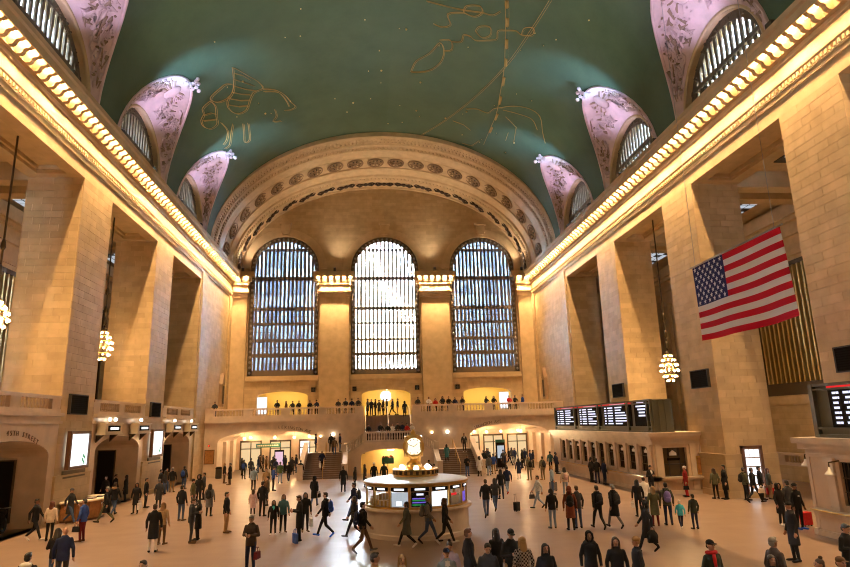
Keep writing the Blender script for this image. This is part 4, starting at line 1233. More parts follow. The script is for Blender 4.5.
# =================================================================== PAINTED FIGURES ON THE VAULT
def on_vault(x, y, off=.03):
    return Vector((x * (1 - off / 18), y, vault_z(x) - off))
def densify(pl, n=3):
    out = []
    if n == 3 and len(pl) > 3:      # rounded strokes
        q = [pl[0]] + list(pl) + [pl[-1]]
        for i in range(1, len(q) - 2):
            for k in range(4):
                t = k / 4; a, b, c, d = q[i - 1], q[i], q[i + 1], q[i + 2]
                out.append(tuple(.5 * (2 * b[j] + (c[j] - a[j]) * t + (2 * a[j] - 5 * b[j] + 4 * c[j] - d[j]) * t * t + (3 * b[j] - a[j] - 3 * c[j] + d[j]) * t ** 3) for j in (0, 1)))
        return out + [pl[-1]]
    for a, b in zip(pl[:-1], pl[1:]):
        for i in range(n): out.append((a[0] + (b[0] - a[0]) * i / n, a[1] + (b[1] - a[1]) * i / n))
    return out + [pl[-1]]
for nm, pls in CONSTEL:
    m = MB()
    for pl in pls:
        pts = [on_vault(*q) for q in densify(pl)]
        if nm == 'ecl':
            for dx in (-.14, .14): m.tube([q + Vector((dx, 0, 0)) for q in pts], .03, 4)
            dd = densify(pl, 6)
            for i in range(0, len(dd) - 3, 5): m.tube([on_vault(*q) for q in dd[i:i + 3]], .13, 4)
        elif nm == 'line':
            for dx in (-.09, .09): m.tube([q + Vector((dx, 0, 0)) for q in pts], .022, 4)
        else:
            m.tube(pts, .034, 4)
            m.tube([q + Vector((.1, .12, -.0)) for q in pts], .02, 4)
    m.obj({'ecl': 'painted_band', 'line': 'painted_line'}.get(nm, 'painted_figure'), 'gold_paint', ceil)
random.seed(3)
m = MB()
for i in range(90):
    x = random.uniform(-14, 14); y = random.uniform(24, 60)
    q = on_vault(x, y, .04); m.ball(q, random.choice((.04, .05, .06, .10)), 5, 4)
stuff(m.obj('painted_stars', 'gold_star', ceil))
# blue floodlights standing on the cornice under each lunette
for s in (-1, 1):
    for k, yc in enumerate(BAYS):
        for q in (-1,):
            t = thing('floodlight', 'small blue floodlight on the cornice ledge below the %s lunettes' % ('flag side' if s > 0 else 'track sign side'), 'floodlight', (s * 17.45, yc, 22.75), 0, 'lunette floodlights %d' % s)
            g = MB(); g.bx(-.16, .16, -.22, .22, .08, .34); g.bx(-.05, .05, -.05, .05, 0, .1); g.obj('housing', 'bronze_dark', t)
            g = MB(); g.bx(-.13, .13, -.19, .19, .34, .36); g.obj('lens', 'flood_glow', t)
            d = bpy.data.lights.new('flood_lamp', 'SPOT'); d.energy = FLOOD; d.color = (0.72, 0.64, 1.0); d.spot_size = 1.5; d.spot_blend = 1.0; d.shadow_soft_size = .2
            o = bpy.data.objects.new('flood_lamp', d); COL.objects.link(o); o.parent = t; o.location = (0, 0, .42)
            aim = Vector((s * 15.2, yc, 31.0)) - Vector((s * 17.45, yc, 23.17))
            o.rotation_euler = aim.to_track_quat('-Z', 'Y').to_euler()

        t = thing('floodlight', 'small blue floodlight on the cornice ledge between the %s lunettes' % ('flag side' if s > 0 else 'track sign side'), 'floodlight', (s * 17.45, yc - 5.9, 22.75), 0, 'vault floodlights %d' % s)
        g = MB(); g.bx(-.16, .16, -.22, .22, .08, .34); g.bx(-.05, .05, -.05, .05, 0, .1); g.obj('housing', 'bronze_dark', t)
        g = MB(); g.bx(-.13, .13, -.19, .19, .34, .36); g.obj('lens', 'flood_glow', t)
        d = bpy.data.lights.new('flood_lamp', 'SPOT'); d.energy = GLOW_WATT; d.color = (0.35, 0.62, 1.0); d.spot_size = .55; d.spot_blend = 1.0; d.shadow_soft_size = .15
        o = bpy.data.objects.new('flood_lamp', d); COL.objects.link(o); o.parent = t; o.location = (0, 0, .42)
        o.rotation_euler = (Vector((s * 14.2, yc - .4, 31.0)) - Vector((s * 17.45, yc - 5.9, 23.17))).to_track_quat('-Z', 'Y').to_euler()

        d = bpy.data.lights.new('flood_lamp', 'SPOT'); d.energy = UP_WATT; d.color = (0.92, 1.0, 0.78); d.spot_size = 1.7; d.spot_blend = 1.0; d.shadow_soft_size = .15
        o = bpy.data.objects.new('flood_lamp', d); COL.objects.link(o); o.parent = t; o.location = (-s * .1, 0, .46)
        o.rotation_euler = (Vector((s * 2.0, yc - 5.9, 36.0)) - Vector((s * 17.45, yc - 5.9, 23.2))).to_track_quat('-Z', 'Y').to_euler()
for x in (-6.1, 6.1, -17.0, 17.0):
    t = thing('floodlight', 'small dark floodlight on the pilaster capital beside the %s' % {-6.1: 'middle window on the stair foot side', 6.1: 'middle window above the clock', -17.0: 'window at the track sign corner', 17.0: 'window at the departure board corner'}[x], 'floodlight', (x, YF - .7, 22.75))
    g = MB(); g.bx(-.14, .14, -.14, .14, .1, .5); g.bx(-.05, .05, -.05, .05, 0, .12); g.obj('housing', 'bronze_dark', t)
    g = MB(); g.bx(-.11, .11, -.11, .11, .5, .52); g.obj('lens', 'flood_glow', t)
    d = bpy.data.lights.new('flood_lamp', 'SPOT'); d.energy = TYMP_WATT; d.color = (1.0, .80, .58); d.spot_size = 1.9; d.spot_blend = .9; d.shadow_soft_size = .2
    o = bpy.data.objects.new('flood_lamp', d); COL.objects.link(o); o.parent = t; o.location = (0, -.25, .6)
    o.rotation_euler = Vector((-x * .25, -2.6, 8)).to_track_quat('-Z', 'Y').to_euler()

# =================================================================== CHANDELIERS
def chandelier(loc, top, label, h=2.0):
    t = thing('chandelier', label, 'chandelier', loc)
    g = MB(); H = top - loc[2]
    g.tube([(0, 0, h * .9), (0, 0, H)], .05, 6)
    for z in (h + .3, h + 1.1, h + 2.4): g.lathe([(.05, z), (.13, z + .15), (.1, z + .4), (.05, z + .6)], 10)
    g.lathe([(.02, -.12), (.12, 0), (.2, .25), (.28, h * .45), (.16, h * .8), (.22, h), (.05, h + .2)], 12)
    g.obj('stem', 'bronze', t, smooth=True)
    rings = [(.22, .02, 5), (.46, .32, 9), (.62, .72, 12), (.60, 1.12, 12), (.45, 1.48, 9), (.25, 1.8, 6)]
    b = MB(); b.ball((0, 0, 0), .066, 8, 6); me = b.mesh('globe', 'chandelier_glow', True)
    for i, (r, z, n) in enumerate(rings):
        z *= h / 2.0
        k = MB(); k.tube([((r - .04) * math.cos(2 * PI * j / 20), (r - .04) * math.sin(2 * PI * j / 20), z + .1) for j in range(20)], .03, 5, closed=True)
        k.obj('ring', 'brass', t)
        for j in range(n):
            a = 2 * PI * (j + .5 * (i % 2)) / n
            link('globe', me, t, (r * math.cos(a), r * math.sin(a), z))
    for a in range(3): point(t, (.75 * math.cos(a * 2.1), .75 * math.sin(a * 2.1), h * .5), CHAND_WATT / 3, (1.0, .60, .26), .15)
    return t
chandelier((19.7, 42.8, 7.1), HT + .43, 'glowing globe chandelier hanging in the bay above the departure board')
chandelier((-19.9, 42.8, 9.3), HT + .43, 'glowing globe chandelier in the bay over the wooden desk arch')
chandelier((-19.7, 30.2, 9.3), HT + .43, 'glowing globe chandelier above the 45th Street arch', 1.6)
chandelier((25.5, 33.2, 6.2), 19.92, 'globe chandelier in the aisle before the gold grille window')
chandelier((-19.8, 17.7, 9.3), HT + .43, 'globe chandelier one bay before the 45th Street arch')
chandelier((19.8, 17.7, 9.3), HT + .43, 'globe chandelier above the dark departure board')

# =================================================================== LEFT WALL FITTINGS
for k, (ya, yb) in enumerate(((35.5, 37.65), (48.35, 50.55))):
    t = thing('advertising_screen', ['bright white lit poster in a bronze frame on the pier behind the desk', 'bright white lit poster on the pier between the track signs'][k], 'screen', (-W + .14, (ya + yb) / 2, 2.8))
    hw = (yb - ya) / 2
    g = MB(); g.bx(0, .12, -hw, hw, 0, 1.7); g.obj('screen', 'screen_white', t)
    g = MB()
    for q in ((-hw - .16, -hw, -.16, 1.86), (hw, hw + .1, -.16, 1.86), (-hw, hw, -.16, 0), (-hw, hw, 1.7, 1.86)): g.bx(-.02, .2, q[0], q[1], q[2], q[3])
    g.obj('frame', 'wood_dark', t)
    g = MB()
    for i in range(5): g.ball((.125, hw - .35 - .12 * (i % 3), .12 + .1 * i), (.004, .08, .1), 6, 4)
    g.obj('printed_leaf', 'screen_green', t)
    g = MB(); g.bx(-.1, .0, -hw - .2, hw + .2, -.6, -.2); g.obj('bracket', 'bronze', t)
for s, ya, yb, z, lab in ((-1, 35.35, 37.35, 5.6, 'on the pier above the lit poster by the desk'), (-1, 48.0, 50.0, 5.6, 'on the pier above the second lit poster'),
                          (1, 35.25, 37.15, 6.3, 'on the pier below the flag'), (1, 47.8, 49.9, 6.27, 'on the pier above the departure board'), (1, 22.9, 24.9, 6.3, 'on the pier above the dark departure board')):
    t = thing('louvre_panel', 'square black loudspeaker panel ' + lab, 'panel', (s * W, (ya + yb) / 2, z))
    hw = (yb - ya) / 2; g = MB(); a, b = sorted((0, -s * .12)); g.bx(a, b, -hw, hw, 0, 1.0); g.obj('panel', 'black_panel', t)
    g = MB()
    for q in range(9): g.bx(min(0, -s * .14), max(0, -s * .14), -hw + .05, hw - .05, .06 + q * .105, .1 + q * .105)
    g.obj('slats', 'dark_void', t)
    g = MB()
    for q in ((-hw - .05, -hw, -.05, 1.05), (hw, hw + .05, -.05, 1.05), (-hw, hw, -.05, 0), (-hw, hw, 1.0, 1.05)): g.bx(min(0, -s * .16), max(0, -s * .16), *q)
    g.obj('frame', 'bronze_dark', t)
labs = ['track sign box above the arch, next to the desk pier', 'track sign box above the desk arch, next to the second lit poster', 'track sign box beside the second lit poster', 'track sign box next to the far balcony corner']
for k, (ya, yb) in enumerate(((39.0, 41.5), (44.2, 46.7), (51.8, 54.4), (56.7, 59.2))):
    t = thing('track_sign', 'lit bronze ' + labs[k], 'sign', (-W + .1, (ya + yb) / 2, 4.45)); hw = (yb - ya) / 2
    g = MB(); g.bx(0, .5, -hw, hw, 0, .6); g.bx(-.05, .58, -hw - .06, hw + .06, .56, .66); g.bx(-.05, .55, -hw - .04, hw + .04, -.06, .03); g.obj('box', 'pot_cream', t)
    g = MB(); g.bx(.5, .53, -hw * .72, hw * .72, .14, .48); g.obj('panel', 'black_panel', t)
    g = MB(); g.bx(.53, .545, -hw * .5, hw * .5, .24, .38); g.obj('lettering', 'screen_white', t)
    for sg in (-1, 1):
        g = MB(); g.prism([(-.1, -.5), (.1, -.3), (.4, 0), (-.1, 0)], 'y', sg * hw * .8 - .08, sg * hw * .8 + .08); g.obj('bracket', 'bronze', t)
    # globes standing on the box
    for yy in ((0,) if k != 0 else (-.1, .75)):
        l = thing('globe_lamp', 'small globe on the ' + labs[k].replace('track sign box', 'track sign').replace('of the crown ', ''), 'lamp', (-W + .35, (ya + yb) / 2 + yy, 5.11), 0, 'track sign lamps %d' % k if k == 0 else None)
        g = MB(); g.ball((0, 0, .2), .11, 10, 8); g.obj('globe', 'white_lamp', l, smooth=True); g = MB(); g.lathe([(.07, 0), (.05, .06), (.08, .1)], 10); g.obj('foot', 'brass', l)
# engraved name over the near passage
c = BAYS[2]; word = '45TH STREET'; wl = struct(empty('trim_30', (-W, c, 0)))
for i, ch in enumerate(word):
    if ch == ' ': continue
    y = c - .35 + i * .26; dy = y - c
    z = 4.62 - .055 * max(0, dy) ** 2 * 1.6
    me = text_mesh(ch, .32, 'engraving', .012)
    o = link('letter', me, wl, (.02, dy, z)); o.rotation_euler = (PI / 2, 0, PI / 2); 
    o.rotation_euler = (Matrix.Rotation(PI / 2, 3, 'Z') @ Matrix.Rotation(PI / 2, 3, 'X') @ Matrix.Rotation(-.17 * max(0, dy), 3, 'Z')).to_euler()
# curved wooden desk in front of the pier
t = thing('information_desk', 'curved wooden desk with pale top in front of the pier', 'desk', (-18.1, 37.0, 0))
g = MB(); g.lathe([(1.25, .1), (1.62, .1), (1.62, .95), (1.25, .95)], 24, a0=-PI / 2, a1=PI / 2, sc=(.85, 1.1)); g.obj('body', 'wood', t)
g = MB(); g.lathe([(1.1, .95), (1.74, .95), (1.76, 1.0), (1.74, 1.05), (1.1, 1.05), (1.1, .95)], 24, a0=-PI / 2, a1=PI / 2, sc=(.85, 1.1)); g.obj('top', 'pot_cream', t)
g = MB(); g.lathe([(1.2, 0), (1.58, 0), (1.58, .1), (1.2, .1)], 24, a0=-PI / 2, a1=PI / 2, sc=(.85, 1.1)); g.obj('plinth', 'wood_dark', t)
for k in range(7):
    a = -PI / 2 + PI * (k + .5) / 7
    g = MB(); g.bx(-.02, .02, -.24, .24, .2, .85); o = g.obj('panel', 'wood', t, loc=(1.62 * .85 * math.cos(a), 1.62 * 1.1 * math.sin(a), 0)); o.rotation_euler = (0, 0, math.atan2(math.sin(a) / 1.1, math.cos(a) / .85))
for dx, dy, nm, lab in ((1.05, -.6, 'brochure_stack', 'small stack of brochures on the curved wooden desk'), (1.1, .5, 'brochure_tray', 'dark tray of leaflets lying on the curved wooden desk')):
    t = thing(nm, lab, 'brochures', (-18.1 + dx, 37.0 + dy, 1.05))
    g = MB(); g.bx(-.16, .16, -.22, .22, 0, .06); g.obj('tray', 'black_panel' if nm.endswith('tray') else 'wood_dark', t)
    g = MB(); g.bx(-.13, .13, -.19, .19, .06, .1); g.obj('paper', 'flag_white', t)
# dark wheeled machine parked in the 45th Street arch
t = thing('floor_machine', 'dark wheeled machine parked in shade under the 45th Street arch', 'machine', (-19.3, 31.7, 0), .15)
def wheel(y, r):
    g = MB(); g.lathe([(r - .13, -.08), (r - .03, -.09), (r, 0), (r - .03, .09), (r - .13, .08), (r - .13, -.08)], 20, (0, y, r), axis='x'); w_ = g.obj('wheel', 'rubber', t, smooth=True)
    g = MB(); g.lathe([(.0, -.05), (.1, -.06), (.12, 0), (.1, .06), (0, .05)], 12, (0, y, r), axis='x')
    for k in range(6):
        a = PI * k / 3; g.tube([(0, y, r), (0, y + (r - .1) * math.cos(a), r + (r - .1) * math.sin(a))], .02, 5)
    g.obj('hub', 'brass', w_)
wheel(.75, .38); wheel(-.75, .38)
g = MB(); g.ball((0, 0, .75), (.3, .75, .28), 12, 8); g.ball((0, -.55, .95), (.26, .35, .16), 10, 6); g.ball((0, .45, .98), (.24, .4, .2), 10, 6); g.bx(-.2, .2, -.5, .5, .3, .7); g.obj('body', 'black_panel', t, smooth=True)
g = MB(); g.tube([(-.35, .55, 1.2), (0, .62, 1.15), (.35, .55, 1.2)], .03, 6); g.tube([(0, .75, .4), (0, .6, 1.15)], .05, 6); g.obj('handlebar', 'steel', t)
# litter bin, plaque and exit light at the far corner
t = thing('litter_bin', 'dark litter bin by the wall beside the bronze plaque', 'bin', (-16.2, 61.6, 0)); g = MB(); g.lathe([(.26, 0), (.3, .05), (.3, .9), (.27, .95)], 14); g.obj('drum', 'bronze_dark', t); g = MB(); g.lathe([(.31, .9), (.31, .98), (.2, 1.06), (0, 1.07)], 14); g.obj('lid', 'black_panel', t)
t = thing('wall_plaque', 'reddish bronze plaque on the balcony wall at the corner', 'plaque', (-17.72, YB - .02, 1.25)); g = MB(); g.bx(-.42, .42, -.06, 0, 0, 1.25); g.obj('plate', 'wood', t); g = MB(); g.bx(-.48, .48, -.04, 0, -.06, 1.31); g.obj('frame', 'bronze', t)
t = thing('exit_light', 'small red light on the balcony wall above the plaque', 'light', (-17.8, YB - .02, 2.95)); g = MB(); g.ball((0, -.08, 0), .07, 8, 6); g.obj('lens', 'exit_red', t); g = MB(); g.bx(-.1, .1, -.05, 0, -.1, .1); g.obj('housing', 'black_panel', t)
# signs inside the passages
t = thing('hanging_sign', 'long green hanging sign in the track side passage', 'sign', (-12.9, 69.5, 2.45)); g = MB(); g.bx(-1.3, 1.3, -.08, .08, 0, .42); g.obj('panel', 'green_sign', t)
g = MB(); 
for k in range(12): g.bx(-1.15 + k * .19, -1.02 + k * .19, -.1, -.08, .14, .28)
g.obj('lettering', 'pot_cream', t); g = MB(); g.tube([(-1, 0, .42), (-1, 0, 1.3)], .02, 5); g.tube([(1, 0, .42), (1, 0, 1.3)], .02, 5); g.obj('rods', 'steel', t)
t = thing('poster_stand', 'dark framed poster stand below the green hanging sign', 'sign', (-11.6, 68.6, 0)); g = MB(); g.bx(-.5, .5, -.06, .06, .3, 2.2); g.obj('frame', 'black_panel', t); g = MB(); g.bx(-.4, .4, -.08, -.06, .6, 2.0); g.obj('poster', 'screen_pink', t); g = MB(); g.bx(-.5, .5, -.3, .3, 0, .08); g.bx(-.06, .06, -.06, .06, .05, .4); g.obj('foot', 'steel', t)
t = thing('information_kiosk', 'tall black kiosk with a green top under the board side arch', 'kiosk', (11.05, 62.4, 0)); g = MB(); g.bx(-.45, .45, -.14, .14, 0, 2.5); g.obj('body', 'black_panel', t); g = MB(); g.bx(-.46, .46, -.15, .15, 2.5, 2.78); g.obj('header', 'green_sign', t); g = MB(); g.bx(-.34, .34, -.16, -.14, 1.0, 2.2); g.obj('screen', 'screen_map', t); g = MB(); g.bx(-.5, .5, -.22, .22, 0, .1); g.obj('foot', 'steel', t)
t = thing('flower_planter', 'green planter of flowers on a thin stand before the alcove', 'planter', (-.35, 58.3, 0)); g = MB(); g.bx(-.55, .55, -.2, .2, 1.05, 1.55); g.obj('box', 'green_sign', t); g = MB(); g.tube([(0, 0, 0), (0, 0, 1.05)], .03, 6); g.lathe([(.25, 0), (.22, .04), (.04, .06)], 12); g.obj('stand', 'bronze', t)
g = MB(); random.seed(5)
for k in range(40): g.ball((random.uniform(-.5, .5), random.uniform(-.15, .15), 1.58 + random.uniform(0, .16)), .06, 5, 4, random.randint(0, 1))
stuff(g.obj('flowers', ['leaf_green', 'red_sign'], t))

# =================================================================== FLAG
fx, fy0, fy1, fz0, fz1 = 13.0, 20.1, 26.35, 7.9, 11.28
def fpt(u, v):     # u 0..1 from far (hoist) to near, v 0..1 from bottom to top
    y = fy1 + (fy0 - fy1) * u - .4 * (1 - v) * u - .1 * (1 - v) * (1 - u)
    sag = .05 * math.sin(PI * u)
    return (fx + (.05 + .05 * (1 - v)) * math.sin(u * 11 + v * 1.5) * (.3 + .7 * (1 - v)), y, fz0 + (fz1 - fz0) * v - sag * (1 - v))
def cloth(u0, u1, v0, v1, nu, nv, dx=0.0):
    m = MB(); us = [u0 + (u1 - u0) * i / nu for i in range(nu + 1)]; vs = [v0 + (v1 - v0) * i / nv for i in range(nv + 1)]
    for e in (-.006 - dx, .006 + dx):
        m.grid(lambda u, v: (fpt(u, v)[0] + e, fpt(u, v)[1] - 23.2, fpt(u, v)[2] - fz0), us, vs)
    return m
fl_ = thing('national_flag', 'large hanging flag with red and white stripes and starred blue canton', 'flag', (0, 23.2, fz0))
for k in range(13):
    v1 = 1 - k / 13; v0 = v1 - 1 / 13
    cloth(.4 if k < 7 else 0.0, 1.0, v0, v1, 28, 1).obj('stripe', 'flag_red' if k % 2 == 0 else 'flag_white', fl_, smooth=True)
cloth(0, .4, 6 / 13, 1, 14, 5).obj('canton', 'flag_blue', fl_, smooth=True)
m = MB()
for r in range(9):
    n = 6 if r % 2 == 0 else 5
    for k in range(n):
        u = .4 * ((k + .5) / 6 if n == 6 else (k + 1) / 6); v = 1 - (7 / 13) * (r + .7) / 9.4
        c = fpt(u, v)
        for e in (-.014, .014):
            pts = []
            for i in range(10):
                a = PI / 2 + i * PI / 5; rr = .125 if i % 2 == 0 else .05
                pts.append((c[0] + e, c[1] - 23.2 + rr * math.cos(a), c[2] - fz0 + rr * math.sin(a)))
            m.add(pts + [(c[0] + e, c[1] - 23.2, c[2] - fz0)], [(i, (i + 1) % 10, 10) for i in range(10)])
stuff(m.obj('stars', 'flag_white', fl_))
m = MB(); m.tube([(fx, fy0 - .15 - 23.2, fz1 + .05 - fz0), (fx, fy1 + .15 - 23.2, fz1 + .05 - fz0)], .04, 8); m.obj('pole', 'steel', fl_)
m = MB()
for y in (fy0 + .3, fy1 - .3): m.tube([(fx, y - 23.2, fz1 + .05 - fz0), (fx, y - 23.2, vault_z(fx) - fz0)], .012, 5)
m.obj('cables', 'steel', fl_)

# =================================================================== INFORMATION BOOTH WITH CLOCK
B = thing('information_booth', 'round marble information booth with brass framed glass and white roof', 'booth', (0.02, 28.3, 0))
R = 2.28
g = MB(); g.lathe([(R + .04, 0), (R + .04, .16), (R, .2), (R, 1.02), (R + .03, 1.06), (R - .2, 1.06), (R - .2, 0)], 48); g.obj('base', 'booth_marble', B, smooth=False)
g = MB(); g.lathe([(R - .25, 1.06), (R + .14, 1.06), (R + .17, 1.12), (R + .14, 1.18), (R - .25, 1.18), (R - .25, 1.06)], 48); g.obj('counter', 'marble_pale', B)
g = MB(); g.lathe([(R - .12, 1.18), (R - .04, 1.18), (R - .04, 1.26), (R - .12, 1.26), (R - .12, 1.18)], 48); g.lathe([(R - .12, 2.04), (R - .02, 2.04), (R, 2.08), (R - .02, 2.12), (R - .12, 2.12), (R - .12, 2.04)], 48); g.obj('brass_ring', 'brass', B)
n = 16; off = PI / n
pm_ = MB(); pm_.bx(-.035, .035, -.04, .04, 1.18, 2.06); pme_ = pm_.mesh('mullion', 'brass')
for k in range(n):
    a = 2 * PI * k / n + off; o = link('mullion', pme_, B, ((R - .07) * math.cos(a), (R - .07) * math.sin(a), 0), a)
def panel(a0, a1, z0, z1, r, mat, name, par):
    g = MB(); g.lathe([(r, z0), (r, z1)], 6, a0=a0, a1=a1); return g.obj(name, mat, par)
kinds = {10: 'glass', 11: 'map', 12: 'dep', 13: 'white', 14: 'note', 15: 'purple', 9: 'glass'}
for k in range(n):
    a0 = 2 * PI * k / n + off + .03; a1 = a0 + 2 * PI / n - .06
    # sector index measured so that 12 looks toward the stairs the viewer stands on
    mid = (a0 + a1) / 2 % (2 * PI); idx = int(round((mid - PI * 1.5) / (2 * PI / n))) + 12
    kind = kinds.get(idx if idx <= 16 else idx - 16, 'glass')
    panel(a0, a1, 1.26, 1.86, R - .08, 'glass_clear', 'pane', B)
    hp = panel(a0, a1, 1.88, 2.04, R - .05, 'black_panel', 'header', B)
    panel(a0 + .07, a1 - .07, 1.93, 2.0, R - .035, 'screen_white', 'header_text', hp)
    rr = R - .11
    if kind == 'map':
        s_ = panel(a0, a1, 1.28, 1.85, rr, 'screen_map', 'screen', B); panel(a0 + .1, a1 - .12, 1.32, 1.5, rr + .008, 'screen_white', 'map_area', s_)
    elif kind == 'dep':
        s_ = panel(a0, a1, 1.28, 1.85, rr, 'black_panel', 'screen', B)
        for z, mt in ((1.36, 'screen_green'), (1.45, 'screen_purple'), (1.53, 'screen_green'), (1.60, 'screen_purple')): panel(a0 + .02, a1 - .02, z - .028, z + .02, rr + .008, mt, 'screen_row', s_)
        panel(a0 + .1, a1 - .1, 1.72, 1.8, rr + .008, 'screen_text', 'screen_title', s_)
    elif kind == 'white': panel(a0, a1, 1.28, 1.85, rr, 'screen_white', 'screen', B)
    elif kind == 'note':
        s_ = panel(a0 + .05, a1 - .05, 1.3, 1.6, rr, 'flag_white', 'notice', B); panel(a0 + .05, a1 - .12, 1.62, 1.72, rr, 'screen_red', 'notice_header', s_)
    elif kind == 'purple':
        s_ = panel(a0 + .05, a1 - .05, 1.3, 1.7, rr, 'screen_purple', 'screen', B)
    else:
        g = MB(); random.seed(k); am_ = (a0 + a1) / 2
        for q in range(6):
            a = a0 + (a1 - a0) * (q + .5) / 6; z = 1.26
            g.cbx(((rr - .2) * math.cos(a), (rr - .2) * math.sin(a), z + .1), (.1, .12, .18 + .1 * random.random()), q % 2, a)
        g.obj('leaflet_rack', ['pot_cream', 'brass'], B)
g = MB(); g.lathe([(0, 2.12), (R - .02, 2.12), (R + .02, 2.15), (R, 2.2), (R - .25, 2.26), (.9, 2.34), (0, 2.34)], 48); g.obj('roof', 'booth_roof', B)
g = MB(); g.lathe([(R - .06, 2.10), (R + .04, 2.12), (R + .05, 2.17), (R, 2.19)], 48); g.obj('roof_edge', 'brass', B)
g = MB(); g.lathe([(0, 1.2), (.55, 1.2), (.55, 2.12)], 20); g.obj('core', 'wood', B)
for k in range(8):
    a = 2 * PI * (k + .5) / 8; g = MB(); g.lathe([(0, 2.04), (.14, 2.05), (.16, 2.1)], 10, (1.5 * math.cos(a), 1.5 * math.sin(a), 0)); g.obj('added_light', 'white_lamp', B)  # lamps added under the roof to brighten the booth inside
# four faced clock on a brass pedestal
K = thing('clock', 'four faced brass clock with glowing opal dials on the booth roof', 'clock', (-.06, 28.3, 2.34))
g = MB(); g.lathe([(.5, .0), (.52, .1), (.42, .16), (.3, .2), (.22, .26)], 24); g.obj('pedestal', 'brass', K, smooth=True)
g = MB(); g.lathe([(.16, .24), (.28, .32), (.36, .45), (.28, .58), (.16, .64), (.14, .74), (.2, .78), (.2, .82)], 24); g.obj('globe', 'brass', K, smooth=True)
g = MB(); g.cbx((0, 0, 1.26), (.6, .6, .74), 0); g.lathe([(.36, .82), (.42, .9), (.36, .92)], 20); g.obj('case', 'brass', K)
for k in range(4):
    a = k * PI / 2; M = Matrix.Rotation(a, 4, 'Z')
    f = MB(); f.lathe([(0, -.36), (.36, -.36), (.38, -.33)], 28, (0, 0, 1.25), axis='y'); o = f.obj('dial', 'clock_glow', K); o.rotation_euler = (0, 0, a)
    r_ = MB(); r_.lathe([(.38, -.30), (.44, -.34), (.46, -.39), (.40, -.41), (.37, -.37)], 28, (0, 0, 1.25), axis='y', caps=False); r_.obj('bezel', 'brass', o, smooth=True)
    hnd = MB()
    for an, ln in ((.9, .2), (-1.2, .28)): hnd.tube([(0, -.38, 1.25), (ln * math.sin(an), -.38, 1.25 + ln * math.cos(an))], .012, 4)
    for q in range(12): hnd.cbx((.31 * math.sin(q * PI / 6), -.37, 1.25 + .31 * math.cos(q * PI / 6)), (.03, .01, .05))
    hnd.obj('hands', 'bronze_dark', o)
g = MB(); g.lathe([(.4, 1.62), (.42, 1.66), (.25, 1.74), (.1, 1.8), (.12, 1.86), (.06, 1.92), (.02, 2.0), (0, 2.02)], 20); g.obj('finial', 'brass', K, smooth=True)
for k in range(4):
    a = PI / 4 + k * PI / 2
    c = MB(); c.ball((.44 * math.cos(a), .44 * math.sin(a), 1.28), (.07, .07, .3), 8, 6); c.obj('corner_scroll', 'brass', K, smooth=True)
g = MB(); g.lathe([(.55, 2.34), (1.0, 2.34), (1.02, 2.4), (.98, 2.44), (.98, 2.56), (1.03, 2.6), (1.0, 2.64), (.9, 2.64), (.9, 2.4), (.55, 2.4)], 36); g.obj('brass_gallery', 'brass', K, loc=(.08, 0, -2.34))
sc_ = MB(); sc_.bx(-.02, .02, -.06, .06, 2.43, 2.58); sme_ = sc_.mesh('gallery_plate', 'bronze')
for k in range(24):
    a = 2 * PI * k / 24; link('gallery_plate', sme_, K, (.08 + 1.0 * math.cos(a), 1.0 * math.sin(a), -2.34), a)
for k in range(6):
    a = 2 * PI * k / 6 + .52
    g = MB(); g.lathe([(.09, 0), (.04, .05), (.04, .18)], 10); o = g.obj('lamp_stem', 'brass', K, loc=(.06 + .66 * math.cos(a), .66 * math.sin(a), .06))
    g = MB(); g.ball((0, 0, .28), .12, 10, 8); g.obj('lamp_globe', 'white_lamp', o, smooth=True)
